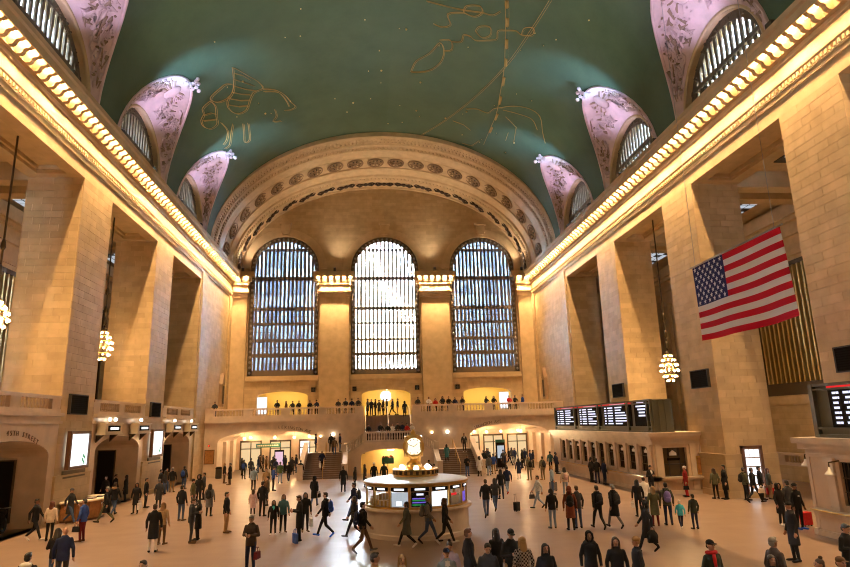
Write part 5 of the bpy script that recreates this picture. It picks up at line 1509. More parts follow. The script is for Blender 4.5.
PEOPLE = [
    (-16.73, 30.01, 0.0, 'w', 'black', 'black', 'white', 'short:black', 'R', 1.76, '-', 'man in black jacket with blue hood striding in white trainers near the desk'),
    (-15.94, 29.71, 0.0, 's', 'cream', 'black', 'black', 'long:rust', 'A', 1.66, '-', 'red haired woman in cream coat beside the blue hooded walker'),
    (-17.46, 34.91, 0.0, 'W', 'charcoal', 'denim', 'brown', 'beanie:grey', 'R', 1.74, '-', 'person in grey beanie and padded coat striding past the curved desk'),
    (-14.38, 29.22, 0.0, 's', 'blue', 'maroon', 'brown', 'short:dark', 'L', 1.76, 'bag:black', 'man in blue jacket and maroon trousers facing the desk'),
    (-11.85, 21.5, 0.0, 'p', 'black', 'denim', 'black', 'long:dark', 'A', 1.66, '-', 'dark haired woman in black jacket and jeans beside bald man'),
    (-11.29, 20.77, 0.0, 's', 'navy', 'charcoal', 'black', 'bald', 'A', 1.78, '-', 'bald man in navy coat seen from behind with a woman'),
    (-10.45, 17.05, 0.0, 's', 'black', 'black', 'black', 'short:black', 'A', 1.72, 'hood:white', 'person with white hood over black jacket, cut off at the waist'),
    (-15.62, 34.75, 0.0, 'W', 'black', 'olive', 'black', 'short:grey', 'L', 1.78, 'cup', 'older man in black coat and olive trousers walking with a cup'),
    (-16.26, 37.4, 0.0, 'w', 'black', 'denim', 'black', 'short:brown', 'A', 1.78, 'hood:tan', 'man in dark parka with fur hood walking beyond the desk'),
    (-15.29, 37.99, 0.0, 'S', 'black', 'black', 'black', 'long:dark', 'C', 1.68, 'tote:white', 'woman in black dress carrying a white shopping bag'),
    (-15.63, 40.57, 0.0, 's', 'black', 'black', 'black', 'short:dark', 'R', 1.74, '-', 'person in black beside the woman with white shopping bag'),
    (-14.79, 40.32, 0.0, 'S', 'charcoal', 'black', 'black', 'beanie:grey', 'A', 1.66, '-', 'person in charcoal coat and grey beanie waiting near the second lit poster'),
    (-10.39, 26.09, 0.0, 'S', 'black', 'white', 'black', 'short:brown', 'A', 1.78, '-', 'man in long black coat and white trousers seen from behind'),
    (-10.56, 27.65, 0.0, 's', 'tan', 'brown', 'brown', 'long:tan', 'A', 1.66, '-', 'woman with tan hair and tan jacket behind the white trousered man'),
    (-9.41, 27.71, 0.0, 'p', 'charcoal', 'charcoal', 'brown', 'short:brown', 'R', 1.78, '-', 'man in charcoal suit looking at a phone beside a woman in black'),
    (-9.31, 28.36, 0.0, 'P', 'black', 'black', 'black', 'long:dark', 'L', 1.64, '-', 'woman in black fur trimmed coat facing the charcoal suited man'),
    (-11.74, 34.38, 0.0, 's', 'black', 'denim', 'brown', 'short:dark', 'A', 1.76, '-', 'man in dark jacket and blue jeans behind the charcoal suited couple'),
    (-10.65, 35.66, 0.0, 'S', 'grey', 'black', 'black', 'long:black', 'A', 1.68, 'pack:black', 'woman in long grey coat with a black backpack'),
    (-12.5, 40.56, 0.0, 's', 'black', 'black', 'black', 'hood:black', 'C', 1.84, '-', 'tall person in black standing by the grey coated woman'),
    (-12.35, 38.72, 0.0, 's', 'olive', 'charcoal', 'black', 'beanie:black', 'R', 1.72, '-', 'person in olive jacket standing behind the man in blue jeans'),
    (-13.03, 43.79, 0.0, 's', 'charcoal', 'black', 'black', 'short:dark', 'L', 1.74, '-', 'person in charcoal jacket near the corner below the track signs'),
    (-7.2, 15.55, 0.0, 's', 'black', 'black', 'black', 'short:black', 'C', 1.7, '-', 'dark haired person standing before the man in white trousers'),
    (-16.69, 52.19, 0.0, 's', 'charcoal', 'denim', 'black', 'short:dark', 'A', 1.74, 'pack:blue', 'man with a bright blue backpack by the arch beside the balcony corner'),
    (-17.5, 49.08, 0.0, 's', 'black', 'black', 'black', 'short:dark', 'R', 1.72, '-', 'person in black in the group under the second lit poster'),
    (-17.5, 50.48, 0.0, 's', 'brown', 'denim', 'black', 'short:brown', 'C', 1.7, '-', 'person in brown top in the group under the second lit poster'),
    (-16.98, 48.38, 0.0, 's', 'charcoal', 'denim', 'black', 'long:dark', 'L', 1.68, '-', 'long haired person in charcoal under the second lit poster'),
    (-16.84, 49.68, 0.0, 's', 'black', 'tan', 'black', 'short:grey', 'A', 1.8, '-', 'man in black jacket and tan trousers under the second lit poster'),
    (-19.11, 44.88, 0.0, 's', 'black', 'black', 'black', 'short:dark', 'R', 1.74, '-', 'person in black standing inside the arch beside the poster board'),
    (-18.23, 44.33, 0.0, 'S', 'black', 'black', 'black', 'long:dark', 'L', 1.72, '-', 'person in long black coat inside the arch beside the poster board'),
    (-19.48, 44.18, 0.0, 's', 'charcoal', 'black', 'black', 'short:black', 'C', 1.7, '-', 'person in charcoal standing in shadow inside the desk side arch'),
    (-8.5, 29.99, 0.0, 's', 'black', 'tan', 'brown', 'short:black', 'R', 1.76, '-', 'man in black blazer and tan trousers looking up'),
    (-5.91, 21.83, 0.0, 'p', 'brownblazer', 'navy', 'brown', 'short:grey', 'C', 1.78, 'satchel:maroon', 'grey haired man in brown blazer reading his phone'),
    (-6.24, 28.92, 0.0, 's', 'black', 'black', 'white', 'long:brown', 'C', 1.45, 'inner:teal', 'girl in teal top and open black jacket'),
    (-5.89, 29.47, 0.0, 's', 'tealjacket', 'black', 'brown', 'long:redbrown', 'C', 1.62, '-', 'woman in teal jacket standing beside the girl in teal top'),
    (-4.92, 27.1, 0.0, 'P', 'black', 'black', 'black', 'short:brown', 'L', 1.8, 'tote2:blue', 'man in long black coat reading a phone'),
    (-4.91, 29.35, 0.0, 's', 'black', 'black', 'brown', 'long:dark', 'C', 1.68, 'tote:white', 'curly haired woman in black with a large white bag'),
    (-5.25, 37.94, 0.0, 'W', 'black', 'denim', 'black', 'hood:black', 'A', 1.72, 'bag:black', 'person in long hooded black coat walking toward the stairs'),
    (-3.92, 27.87, 0.0, 'w', 'black', 'black', 'blueshoe', 'short:brown', 'L', 1.8, 'pack:blue', 'man with blue backpack and blue shoes walking'),
    (-8.29, 35.37, 0.0, 'S', 'pink', 'black', 'white', 'long:brown', 'A', 1.35, '-', 'child in a pale pink coat beside a man in black'),
    (-7.7, 34.81, 0.0, 's', 'black', 'black', 'black', 'short:dark', 'A', 1.78, '-', 'man in black standing beside the child in pink'),
    (-8.15, 39.26, 0.0, 's', 'brown', 'black', 'black', 'short:dark', 'L', 1.7, '-', 'person in brown coat behind the man standing with the pink child'),
    (-2.8, 31.98, 0.0, 'W', 'navy', 'denim', 'black', 'short:dark', 'L', 1.8, 'pack:charcoal', 'man in navy coat with backpack walking beside the booth'),
    (-2.28, 24.18, 0.0, 'w', 'black', 'brown', 'grey', 'short:black', 'R', 1.78, 'pack:navy', 'man in black with a round navy backpack striding near the booth'),
    (-2.69, 27.33, 0.0, 'w', 'charcoal', 'black', 'grey', 'long:brown', 'L', 1.66, '-', 'woman in charcoal walking beside the navy backpack'),
    (-0.63, 24.8, 0.0, 'W', 'greygreen', 'black', 'white', 'bob:black', 'L', 1.66, '-', 'woman in grey green parka and white shoes passing the booth'),
    (0.27, 25.42, 0.0, 'w', 'grey', 'denim', 'black', 'short:grey', 'R', 1.78, 'pack:grey', 'man in grey jacket and jeans walking past the booth'),
    (0.91, 25.17, 0.0, 'w', 'black', 'black', 'white', 'hood:brown', 'R', 1.68, '-', 'person in black fur hooded parka and white shoes at the booth'),
    (-1.91, 14.91, 0.0, 's', 'tan', 'black', 'black', 'short:black', 'R', 1.76, 'inner:white', 'man in glasses with tan jacket standing before the booth'),
    (-1.3, 15.05, 0.0, 's', 'cream', 'denim', 'black', 'long:blonde', 'C', 1.66, '-', 'blonde woman in cream top standing before the booth'),
    (-0.21, 15.55, 0.0, 's', 'denimlight', 'denim', 'white', 'cap:navy', 'C', 1.66, 'inner:white', 'smiling woman in navy cap and pale denim jacket'),
    (-0.02, 16.42, 0.0, 'p', 'lilac', 'denim', 'white', 'bun:dark', 'C', 1.66, '-', 'woman with hair bun and lilac puffer behind the capped woman'),
    (0.6, 17.3, 0.0, 's', 'black', 'black', 'black', 'short:redbrown', 'R', 1.8, '-', 'red haired man in black jacket turned to the side'),
    (0.79, 15.57, 0.0, 'p', 'charcoal', 'black', 'black', 'short:black', 'C', 1.74, '-', 'man in glasses and grey hoodie with hand at his chin'),
    (1.48, 17.95, 0.0, 's', 'black', 'black', 'black', 'long:black', 'A', 1.68, '-', 'woman with black hair seen from behind beside the capped man'),
    (1.66, 16.9, 0.0, 'p', 'black', 'tan', 'black', 'cap:black', 'C', 1.82, '-', 'man in black cap and jacket looking down at a phone'),
    (1.85, 16.4, 0.0, 's', 'plaid', 'black', 'black', 'long:blonde', 'A', 1.7, '-', 'blonde woman in a black and white plaid coat'),
    (2.22, 15.59, 0.0, 's', 'black', 'black', 'black', 'long:black', 'C', 1.66, '-', 'woman in black jacket with long black hair parted in the middle'),
    (3.69, 31.32, 0.0, 'w', 'black', 'denim', 'black', 'short:brown', 'A', 1.8, '-', 'man in black jacket and jeans striding away from the booth'),
    (4.57, 33.41, 0.0, 'w', 'charcoal', 'denim', 'brown', 'long:dark', 'A', 1.66, '-', 'dark haired woman in jeans walking beside the striding man'),
    (5.89, 38.15, 0.0, 's', 'black', 'navy', 'black', 'long:black', 'A', 1.74, '-', 'person in short black coat standing between walkers near the board side passage'),
    (6.85, 40.71, 0.0, 'w', 'navy', 'lightjeans', 'red', 'short:dark', 'A', 1.72, '-', 'walker with bright red shoes near the board side passage'),
    (6.95, 33.69, 0.0, 'w', 'whiteblue', 'lightjeans', 'black', 'short:black', 'L', 1.68, 'bag:grey', 'woman in white patterned jacket and pale jeans walking'),
    (5.88, 27.51, 0.0, 's', 'black', 'lightjeans', 'grey', 'bob:black', 'A', 1.66, '-', 'woman in black jacket and pale jeans pulling a black case'),
    (6.49, 26.87, 0.0, 'S', 'rust', 'black', 'black', 'hood:rust', 'A', 1.78, 'pack:black', 'person in rust coat with a black backpack'),
    (6.94, 27.26, 0.0, 's', 'charcoal', 'denim', 'black', 'short:brown', 'A', 1.76, '-', 'man in charcoal and jeans beside the rust coat'),
    (7.69, 26.84, 0.0, 'w', 'black', 'black', 'black', 'short:dark', 'A', 1.78, 'pack:black', 'man in black suit with black backpack walking away'),
    (8.43, 26.88, 0.0, 'W', 'black', 'grey', 'black', 'short:grey', 'A', 1.8, 'pack:charcoal', 'grey haired man in long black coat with charcoal backpack'),
    (3.75, 16.8, 0.0, 'S', 'black', 'navy', 'black', 'hijab:black', 'C', 1.68, '-', 'woman in black headscarf and cloak with a navy dress'),
    (4.11, 15.9, 0.0, 's', 'black', 'black', 'black', 'long:brown', 'C', 1.68, '-', 'brown haired woman in black looking up'),
    (4.59, 15.78, 0.0, 's', 'black', 'black', 'black', 'beanie:tan', 'L', 1.68, '-', 'woman in tan beanie and black coat'),
    (7.65, 22.03, 0.0, 'W', 'black', 'black', 'black', 'hood:black', 'L', 1.72, 'sack:black', 'stooping person in long black coat carrying a big black bag'),
    (5.83, 14.49, 0.0, 's', 'darkgreen', 'black', 'black', 'cap:black', 'C', 1.78, 'scarf:red', 'man in black cap with a bright red scarf'),
    (11.45, 19.7, 0.0, 'S', 'black', 'black', 'black', 'cap:black', 'L', 1.8, '-', 'man in black cap and long coat leaning back with folded hands'),
    (7.38, 14.51, 0.0, 's', 'brownblazer', 'black', 'black', 'short:grey', 'R', 1.78, 'inner:white', 'grey haired man in white shirt and brown coat'),
    (6.56, 13.38, 0.0, 's', 'black', 'black', 'black', 'long:dark', 'C', 1.64, '-', 'dark haired woman in front of the white shirted man'),
    (7.17, 12.76, 0.0, 's', 'black', 'black', 'black', 'bun:brown', 'L', 1.66, '-', 'brown haired person with bun by the ticket office with sign lamps'),
    (7.44, 12.47, 0.0, 's', 'black', 'black', 'black', 'cap:brown', 'C', 1.74, '-', 'person in brown cap by the ticket office with sign lamps'),
    (10.28, 15.89, 0.0, 'p', 'black', 'black', 'black', 'short:black', 'C', 1.76, '-', 'man in black holding up a phone by the ticket office with sign lamps'),
    (10.97, 26.1, 0.0, 'w', 'sky', 'navy', 'white', 'beanie:white', 'A', 1.15, '-', 'child in bright sky blue jacket and white hat'),
    (11.46, 25.88, 0.0, 's', 'darkgreen', 'navy', 'black', 'short:black', 'A', 1.4, '-', 'boy in dark green jacket walking with the blue jacketed child'),
    (10.89, 27.04, 0.0, 's', 'greygreen', 'navy', 'black', 'short:dark', 'A', 1.78, 'pack:violet', 'man in grey green jacket with a violet backpack'),
    (10.25, 26.93, 0.0, 'S', 'olive', 'maroon', 'brown', 'long:blonde', 'A', 1.66, '-', 'woman in olive jacket and long maroon skirt'),
    (10.7, 29.58, 0.0, 's', 'black', 'black', 'black', 'long:black', 'A', 1.7, 'bag:white', 'dark haired person in black with a white shoulder bag'),
    (11.39, 30.39, 0.0, 's', 'white', 'denim', 'black', 'short:brown', 'A', 1.74, '-', 'person in white top next to the white shoulder bag'),
    (14.62, 36.59, 0.0, 'p', 'black', 'charcoal', 'black', 'short:dark', 'C', 1.8, 'inner:white', 'man in dark suit and white shirt at the ticket office door'),
    (16.41, 35.92, 0.0, 's', 'redblack', 'red', 'black', 'beanie:white', 'L', 1.72, 'bag:black', 'person in red trousers and white hat at the ticket office door'),
    (17.45, 34.6, 0.0, 's', 'olive', 'black', 'black', 'long:brown', 'A', 1.68, '-', 'woman in olive jacket reading the framed notice'),
    (17.83, 34.25, 0.0, 'S', 'black', 'black', 'black', 'short:black', 'L', 1.86, '-', 'tall man in long black coat by the framed notice'),
    (18.59, 33.55, 0.0, 's', 'olive', 'black', 'black', 'short:dark', 'R', 1.74, 'pack:black', 'person in olive with a black backpack near the lit door'),
    (18.39, 32.51, 0.0, 'w', 'black', 'black', 'black', 'short:dark', 'R', 1.8, 'bag:pale', 'man in black walking with a pale bag near the lit door'),
    (19.46, 33.5, 0.0, 's', 'black', 'black', 'black', 'short:black', 'R', 1.78, '-', 'man in black waiting beside the lit door'),
    (20.0, 33.56, 0.0, 's', 'greygreen', 'tan', 'black', 'long:redbrown', 'R', 1.66, 'tote:red', 'red haired woman in grey green jacket with a red bag'),
    (15.31, 25.88, 0.0, 'S', 'black', 'black', 'white', 'hood:black', 'C', 1.7, '-', 'woman in black hooded parka and white shoes'),
    (15.36, 24.86, 0.0, 's', 'black', 'black', 'blueshoe', 'beanie:black', 'C', 1.78, 'logo', 'man in black hoodie with white print and blue shoes'),
    (16.21, 26.59, 0.0, 's', 'charcoal', 'charcoal', 'black', 'short:dark', 'A', 1.72, '-', 'person in charcoal between the hooded woman and the blue shoes'),
    (14.31, 45.86, 0.0, 's', 'black', 'black', 'black', 'short:black', 'R', 1.7, '-', 'person in black leaning at the ticket windows, beside three others'),
    (14.45, 45.03, 0.0, 's', 'black', 'navy', 'black', 'short:dark', 'A', 1.76, '-', 'person in black and navy in the group at the ticket windows'),
    (14.62, 46.61, 0.0, 's', 'charcoal', 'black', 'black', 'cap:black', 'R', 1.74, '-', 'person in dark cap in the group at the ticket windows'),
    (14.62, 44.05, 0.0, 's', 'navy', 'navy', 'black', 'short:black', 'R', 1.74, '-', 'person all in navy in the group at the ticket windows'),
    (14.57, 57.19, 0.0, 's', 'tealjacket', 'black', 'black', 'short:dark', 'A', 1.74, '-', 'person in dark teal jacket by the far ticket windows'),
    (14.16, 53.88, 0.0, 's', 'navy', 'charcoal', 'black', 'short:black', 'R', 1.72, '-', 'person in navy and charcoal by the far ticket windows'),
    (14.62, 55.65, 0.0, 's', 'navy', 'black', 'black', 'beanie:navy', 'R', 1.72, '-', 'person in navy beanie by the far ticket windows'),
    (9.47, 39.54, 0.0, 's', 'denimlight', 'denim', 'grey', 'cap:tan', 'R', 1.74, '-', 'person in pale denim jacket with a silver suitcase'),
    (10.15, 39.04, 0.0, 's', 'cream', 'lightjeans', 'white', 'long:dark', 'A', 1.66, 'pack:pink', 'long haired woman with a pink backpack and pale jeans'),
    (10.47, 49.03, 0.0, 's', 'camo', 'camo', 'tan', 'short:blonde', 'A', 1.8, 'pack:black', 'soldier in camouflage with black pack walking to the passage'),
    (11.54, 49.05, 0.0, 's', 'camo', 'camo', 'tan', 'short:dark', 'A', 1.78, 'pack:charcoal', 'soldier in camouflage near the ticket windows'),
    (9.9, 50.15, 0.0, 'S', 'navy', 'white', 'white', 'long:dark', 'A', 1.64, '-', 'woman in navy coat and white boots by the board side passage'),
    (7.41, 54.08, 0.0, 'S', 'white', 'black', 'black', 'long:dark', 'A', 1.7, '-', 'woman in a long white coat at the foot of the stairs'),
    (9.03, 56.09, 0.0, 's', 'blue', 'tan', 'black', 'short:brown', 'A', 1.76, '-', 'person in bright blue jacket near the board side passage'),
    (8.36, 54.73, 0.0, 's', 'grey', 'lightjeans', 'black', 'short:dark', 'A', 1.74, '-', 'person in grey jacket beside the bright blue jacket'),
    (6.43, 54.7, 0.0, 'p', 'black', 'denim', 'black', 'short:dark', 'C', 1.76, '-', 'man in black hoodie and jeans at the foot of the board side stair'),
    (5.22, 59.07, 0.92, 'S', 'tealcoat', 'black', 'black', 'long:dark', 'A', 1.68, '-', 'woman in long teal coat climbing the stairs'),
    (7.2, 60.97, 1.73, 's', 'charcoal', 'charcoal', 'white', 'short:dark', 'C', 1.78, 'inner:white', 'man in charcoal suit coming down the board side stair'),
    (-6.32, 58.32, 0.6, 'w', 'navy', 'black', 'black', 'short:grey', 'C', 1.76, 'tote:white', 'grey haired man in navy coming down the track side stair'),
    (-5.35, 60.97, 1.73, 's', 'brown', 'denim', 'white', 'short:dark', 'A', 1.74, '-', 'person in brown coat climbing the track side stair'),
    (-7.25, 62.5, 2.05, 's', 'navy', 'black', 'black', 'short:dark', 'R', 1.78, '-', 'person in navy standing at the head of the track side stair'),
    (-4.9, 62.5, 2.05, 's', 'navy', 'denim', 'black', 'short:brown', 'R', 1.76, '-', 'person in navy and jeans beside the track side stair rail'),
    (-5.77, 62.5, 2.05, 's', 'black', 'black', 'black', 'short:black', 'A', 1.76, '-', 'person in black at the head of the track side stair near the lamp'),
    (-3.87, 45.58, 0.0, 'S', 'black', 'black', 'black', 'short:dark', 'A', 1.76, '-', 'person in long black coat facing the flower planter'),
    (-3.06, 45.63, 0.0, 's', 'black', 'black', 'black', 'long:black', 'L', 1.68, '-', 'long haired woman in black beside the long black coat'),
    (-2.37, 48.2, 0.0, 'S', 'charcoal', 'black', 'black', 'long:dark', 'R', 1.68, '-', 'woman in charcoal coat standing just behind the booth roof'),
    (-1.69, 49.1, 0.0, 's', 'black', 'black', 'black', 'beanie:white', 'C', 1.72, '-', 'person in white beanie seen above the booth roof'),
    (-0.93, 48.82, 0.0, 's', 'darkgreen', 'black', 'black', 'short:black', 'A', 1.74, '-', 'person in dark green seen above the booth roof'),
    (2.58, 49.11, 0.0, 's', 'black', 'black', 'black', 'beanie:black', 'C', 1.76, '-', 'person in black beanie seen beside the clock above the booth'),
    (2.76, 47.47, 0.0, 's', 'charcoal', 'black', 'black', 'short:dark', 'L', 1.6, '-', 'shorter person in charcoal beside the clock'),
    (-13.48, 59.48, 0.0, 's', 'navy', 'black', 'black', 'short:dark', 'A', 1.74, 'pack:blue', 'person with blue backpack entering the track side passage'),
    (-14.41, 55.95, 0.0, 's', 'black', 'brown', 'brown', 'long:blonde', 'R', 1.68, '-', 'blonde woman in black jacket near the litter bin'),
    (-13.6, 54.32, 0.0, 'S', 'black', 'brown', 'brown', 'short:dark', 'L', 1.74, '-', 'person in long black coat facing the blonde woman'),
    (-10.57, 48.22, 0.0, 's', 'denimlight', 'charcoal', 'white', 'short:dark', 'A', 1.74, '-', 'person in pale denim jacket at the track side passage mouth'),
    (-9.42, 46.82, 0.0, 's', 'tan', 'brown', 'white', 'short:brown', 'C', 1.7, '-', 'person in tan coat holding a lit phone by the track side passage'),
    (-9.12, 48.07, 0.0, 'p', 'blue', 'black', 'black', 'short:black', 'R', 1.74, '-', 'person in bright blue shirt raising a phone by the track side passage'),
    (-9.45, 54.07, 0.0, 's', 'green', 'lightjeans', 'black', 'short:brown', 'A', 1.74, '-', 'person in green jacket at the track side passage'),
    (-8.78, 54.26, 0.0, 'w', 'black', 'navy', 'white', 'short:dark', 'A', 1.72, '-', 'walker in black and navy at the track side passage'),
    (-8.01, 56.3, 0.0, 's', 'black', 'black', 'black', 'short:dark', 'A', 1.7, '-', 'person in black beside the track side stair wall'),
    (-8.46, 63.67, 0.0, 's', 'charcoal', 'black', 'black', 'short:black', 'A', 1.74, 'scarf:red', 'person in charcoal with red scarf inside the track side passage edge'),
]
# =================================================================== PEOPLE
CLOTH = dict(black=(.012, .012, .013), charcoal=(.035, .036, .04), grey=(.13, .13, .14), navy=(.014, .022, .06), blue=(.03, .075, .30), denim=(.06, .10, .20), lightjeans=(.26, .36, .52),
    white=(.72, .71, .70), cream=(.62, .52, .42), tan=(.34, .22, .11), olive=(.10, .10, .055), brown=(.11, .06, .03), rust=(.16, .042, .02), maroon=(.12, .012, .02), red=(.45, .02, .02),
    tealjacket=(.05, .13, .15), tealcoat=(.05, .17, .16), green=(.05, .10, .045), darkgreen=(.022, .03, .022), pink=(.55, .38, .37), lilac=(.45, .40, .55), camo=(.16, .14, .085), brownblazer=(.045, .032, .024),
    greygreen=(.075, .085, .075), denimlight=(.25, .33, .43), whiteblue=(.52, .58, .66), sky=(.06, .42, .55), redblack=(.25, .02, .02), teal=(.05, .40, .42), blueshoe=(.03, .12, .55), violet=(.20, .16, .45), plaid=(.3, .28, .26), pale=(.6, .5, .42))
HAIR = dict(black=(.008, .007, .006), dark=(.014, .009, .006), brown=(.04, .02, .01), redbrown=(.09, .03, .013), rust=(.12, .03, .012), blonde=(.34, .21, .09), tan=(.22, .12, .05), grey=(.18, .17, .16), white=(.7, .69, .67), navy=(.014, .022, .06))
def cloth_mat(c):
    k = 'cloth_' + c
    if k in MATS: return MATS[k]
    if c == 'plaid':
        m, nt, b = new_mat(k); ck = nt.nodes.new('ShaderNodeTexChecker'); tc = nt.nodes.new('ShaderNodeTexCoord')
        ck.inputs['Scale'].default_value = 21; ck.inputs[1].default_value = (.40, .35, .30, 1); ck.inputs[2].default_value = (.015, .013, .012, 1)
        nt.links.new(tc.outputs['Object'], ck.inputs[0]); nt.links.new(ck.outputs[0], b.inputs['Base Color']); b.inputs['Roughness'].default_value = .9
        return m
    return simple(k, CLOTH[c], .85, var=.3 if c in ('camo', 'whiteblue') else .12, bscale=22 if c in ('camo', 'whiteblue') else 9, spec=.25)
def hair_mat(c):
    k = 'hair_' + c
    return MATS[k] if k in MATS else simple(k, HAIR[c] if c in HAIR else CLOTH[c], .55)
SKINS = [simple('skin_%d' % i, c, .5) for i, c in enumerate([(.42, .23, .15), (.34, .17, .10), (.48, .28, .19), (.20, .09, .05)])]
simple('face_dark', (.03, .015, .012), .6)
TEMP = []
class Fig:
    def __init__(self): self.p = []; self.mb = MB()
    def cap(self, a, b, r0, r1, t, n=10):
        a, b = Vector(a), Vector(b); d = (b - a).normalized()
        self.mb.tube([a - d * r0 * .85, a - d * r0 * .5, a, b, b + d * r1 * .5, b + d * r1 * .85], [r0 * .5, r0 * .86, r0, r1, r1 * .86, r1 * .5], n)
        self.p.append(('c', np.array(a), np.array(b), r0, r1, t))
    def ell(self, c, r, t, M=None):
        self.mb.ball(c, r, 14, 10, 0, M)
        self.p.append(('e', np.array(c), np.array(r), np.array(M.inverted()) if M is not None else np.eye(3), 0, t))
    def rings(self, L, t, n=16):
        vs = []
        for (cx, cy_, z, rx, ry) in L:
            vs += [(cx + rx * math.cos(2 * PI * j / n), cy_ + ry * math.sin(2 * PI * j / n), z) for j in range(n)]
        fs = [(i * n + j, i * n + (j + 1) % n, (i + 1) * n + (j + 1) % n, (i + 1) * n + j) for i in range(len(L) - 1) for j in range(n)]
        fs += [tuple(reversed(range(n))), tuple(range((len(L) - 1) * n, len(L) * n))]
        self.mb.add(vs, fs); self.p.append(('r', L, None, 0, 0, t))
    def dist(self, Q):
        out = []
        for k, a, b, c, d, t in self.p:
            if k == 'c':
                ab = b - a; u = np.clip(((Q - a) @ ab) / (ab @ ab), 0, 1); out.append(np.linalg.norm(Q - (a + u[:, None] * ab), axis=1) - (c + (d - c) * u))
            elif k == 'e':
                q = (Q - a) @ c.T; out.append((np.linalg.norm(q / b, axis=1) - 1) * b.min())
            else:
                zs = [l[2] for l in a]; z = np.clip(Q[:, 2], zs[0], zs[-1])
                f = lambda i: np.interp(z, zs, [l[i] for l in a])
                e = np.hypot((Q[:, 0] - f(0)) / f(3), (Q[:, 1] - f(1)) / f(4)); out.append(np.maximum((e - 1) * np.minimum(f(3), f(4)), np.abs(Q[:, 2] - z)))
        return np.array(out), [q[5] for q in self.p]
    def finish(self, name, voxel, target):
        me = self.mb.mesh(name + '_parts', [])
        o = bpy.data.objects.new(name, me); COL.objects.link(o)
        r = o.modifiers.new('r', 'REMESH'); r.mode = 'VOXEL'; r.voxel_size = voxel; r.adaptivity = 0
        s_ = o.modifiers.new('s', 'SMOOTH'); s_.factor = .5; s_.iterations = 2
        d_ = o.modifiers.new('d', 'DECIMATE')
        dg = bpy.context.evaluated_depsgraph_get(); ev = o.evaluated_get(dg)
        n = voxel_faces(self, voxel)
        d_.ratio = min(1.0, target / n)
        dg = bpy.context.evaluated_depsgraph_get(); ev = o.evaluated_get(dg)
        out = bpy.data.meshes.new_from_object(ev); out.name = name
        bpy.data.objects.remove(o)
        return out
def voxel_faces(f, voxel): return 2 * 1.9 / (voxel * voxel)
def fingers(F, w, d, lat, side):
    """palm, four unequal curled fingers and a thumb; w wrist, d pointing direction, lat across the knuckles"""
    d = d.normalized(); lat = (lat - d * lat.dot(d)).normalized(); nrm = d.cross(lat).normalized() * side
    F.cap(w, w + d * .075, .030, .036, 'skin', 8); F.cap(w + lat * .02 + d * .02, w + lat * .02 + d * .08, .022, .022, 'skin', 6); F.cap(w - lat * .02 + d * .02, w - lat * .02 + d * .08, .022, .022, 'skin', 6)
    for i, ln in enumerate((.062, .075, .07, .052)):
        b = w + d * .085 + lat * (-.034 + .0226 * i); m_ = b + d * ln * .55 + nrm * .008; e = m_ + d * ln * .45 + nrm * .028
        F.cap(b, m_, .0105, .0100, 'skin', 6); F.cap(m_, e, .0100, .0085, 'skin', 6)
    t0 = w + d * .02 - lat * .032; t1 = t0 + d * .035 - lat * .028 + nrm * .012; t2 = t1 + d * .035 + nrm * .012
    F.cap(t0, t1, .014, .012, 'skin', 6); F.cap(t1, t2, .012, .0095, 'skin', 6)
V = Vector
POSE = {
 's': dict(legs=[((.09, 0, .92), (.10, -.015, .49), (.11, .02, .09), (.14, -.15, .045)), ((-.09, 0, .92), (-.105, -.02, .49), (-.12, .01, .09), (-.16, -.155, .045))],
           arms=[((.172, .0, 1.395), (.255, .03, 1.14), (.265, -.05, .90)), ((-.172, .0, 1.395), (-.255, .03, 1.14), (-.26, -.06, .90))], tilt=0),
 'w': dict(legs=[((.09, 0, .91), (.095, -.19, .51), (.09, -.33, .12), (.10, -.48, .095)), ((-.09, 0, .91), (-.095, .06, .48), (-.09, .36, .21), (-.10, .27, .06))],
           arms=[((.172, .0, 1.395), (.25, .13, 1.17), (.25, .12, .92)), ((-.172, .0, 1.395), (-.25, -.07, 1.15), (-.235, -.23, .96))], tilt=.03),
 'p': dict(legs=[((.09, 0, .92), (.10, -.015, .49), (.11, .02, .09), (.14, -.15, .045)), ((-.09, 0, .92), (-.105, -.03, .49), (-.12, .0, .09), (-.16, -.165, .045))],
           arms=[((.172, .0, 1.395), (.25, .0, 1.14), (.085, -.24, 1.16)), ((-.172, .0, 1.395), (-.25, .0, 1.14), (-.075, -.25, 1.19))], tilt=.32),
 'l': dict(legs=[((.09, .04, .92), (.10, .06, .49), (.11, .12, .09), (.14, -.05, .045)), ((-.09, .04, .92), (-.105, .06, .49), (-.12, .12, .09), (-.16, -.05, .045))],
           arms=[((.172, .0, 1.395), (.27, -.13, 1.17), (.12, -.34, 1.08)), ((-.172, .0, 1.395), (-.27, -.13, 1.17), (-.12, -.34, 1.08))], tilt=.12),
}
HEADPIV = V((0, .01, 1.52))
BODY = {}
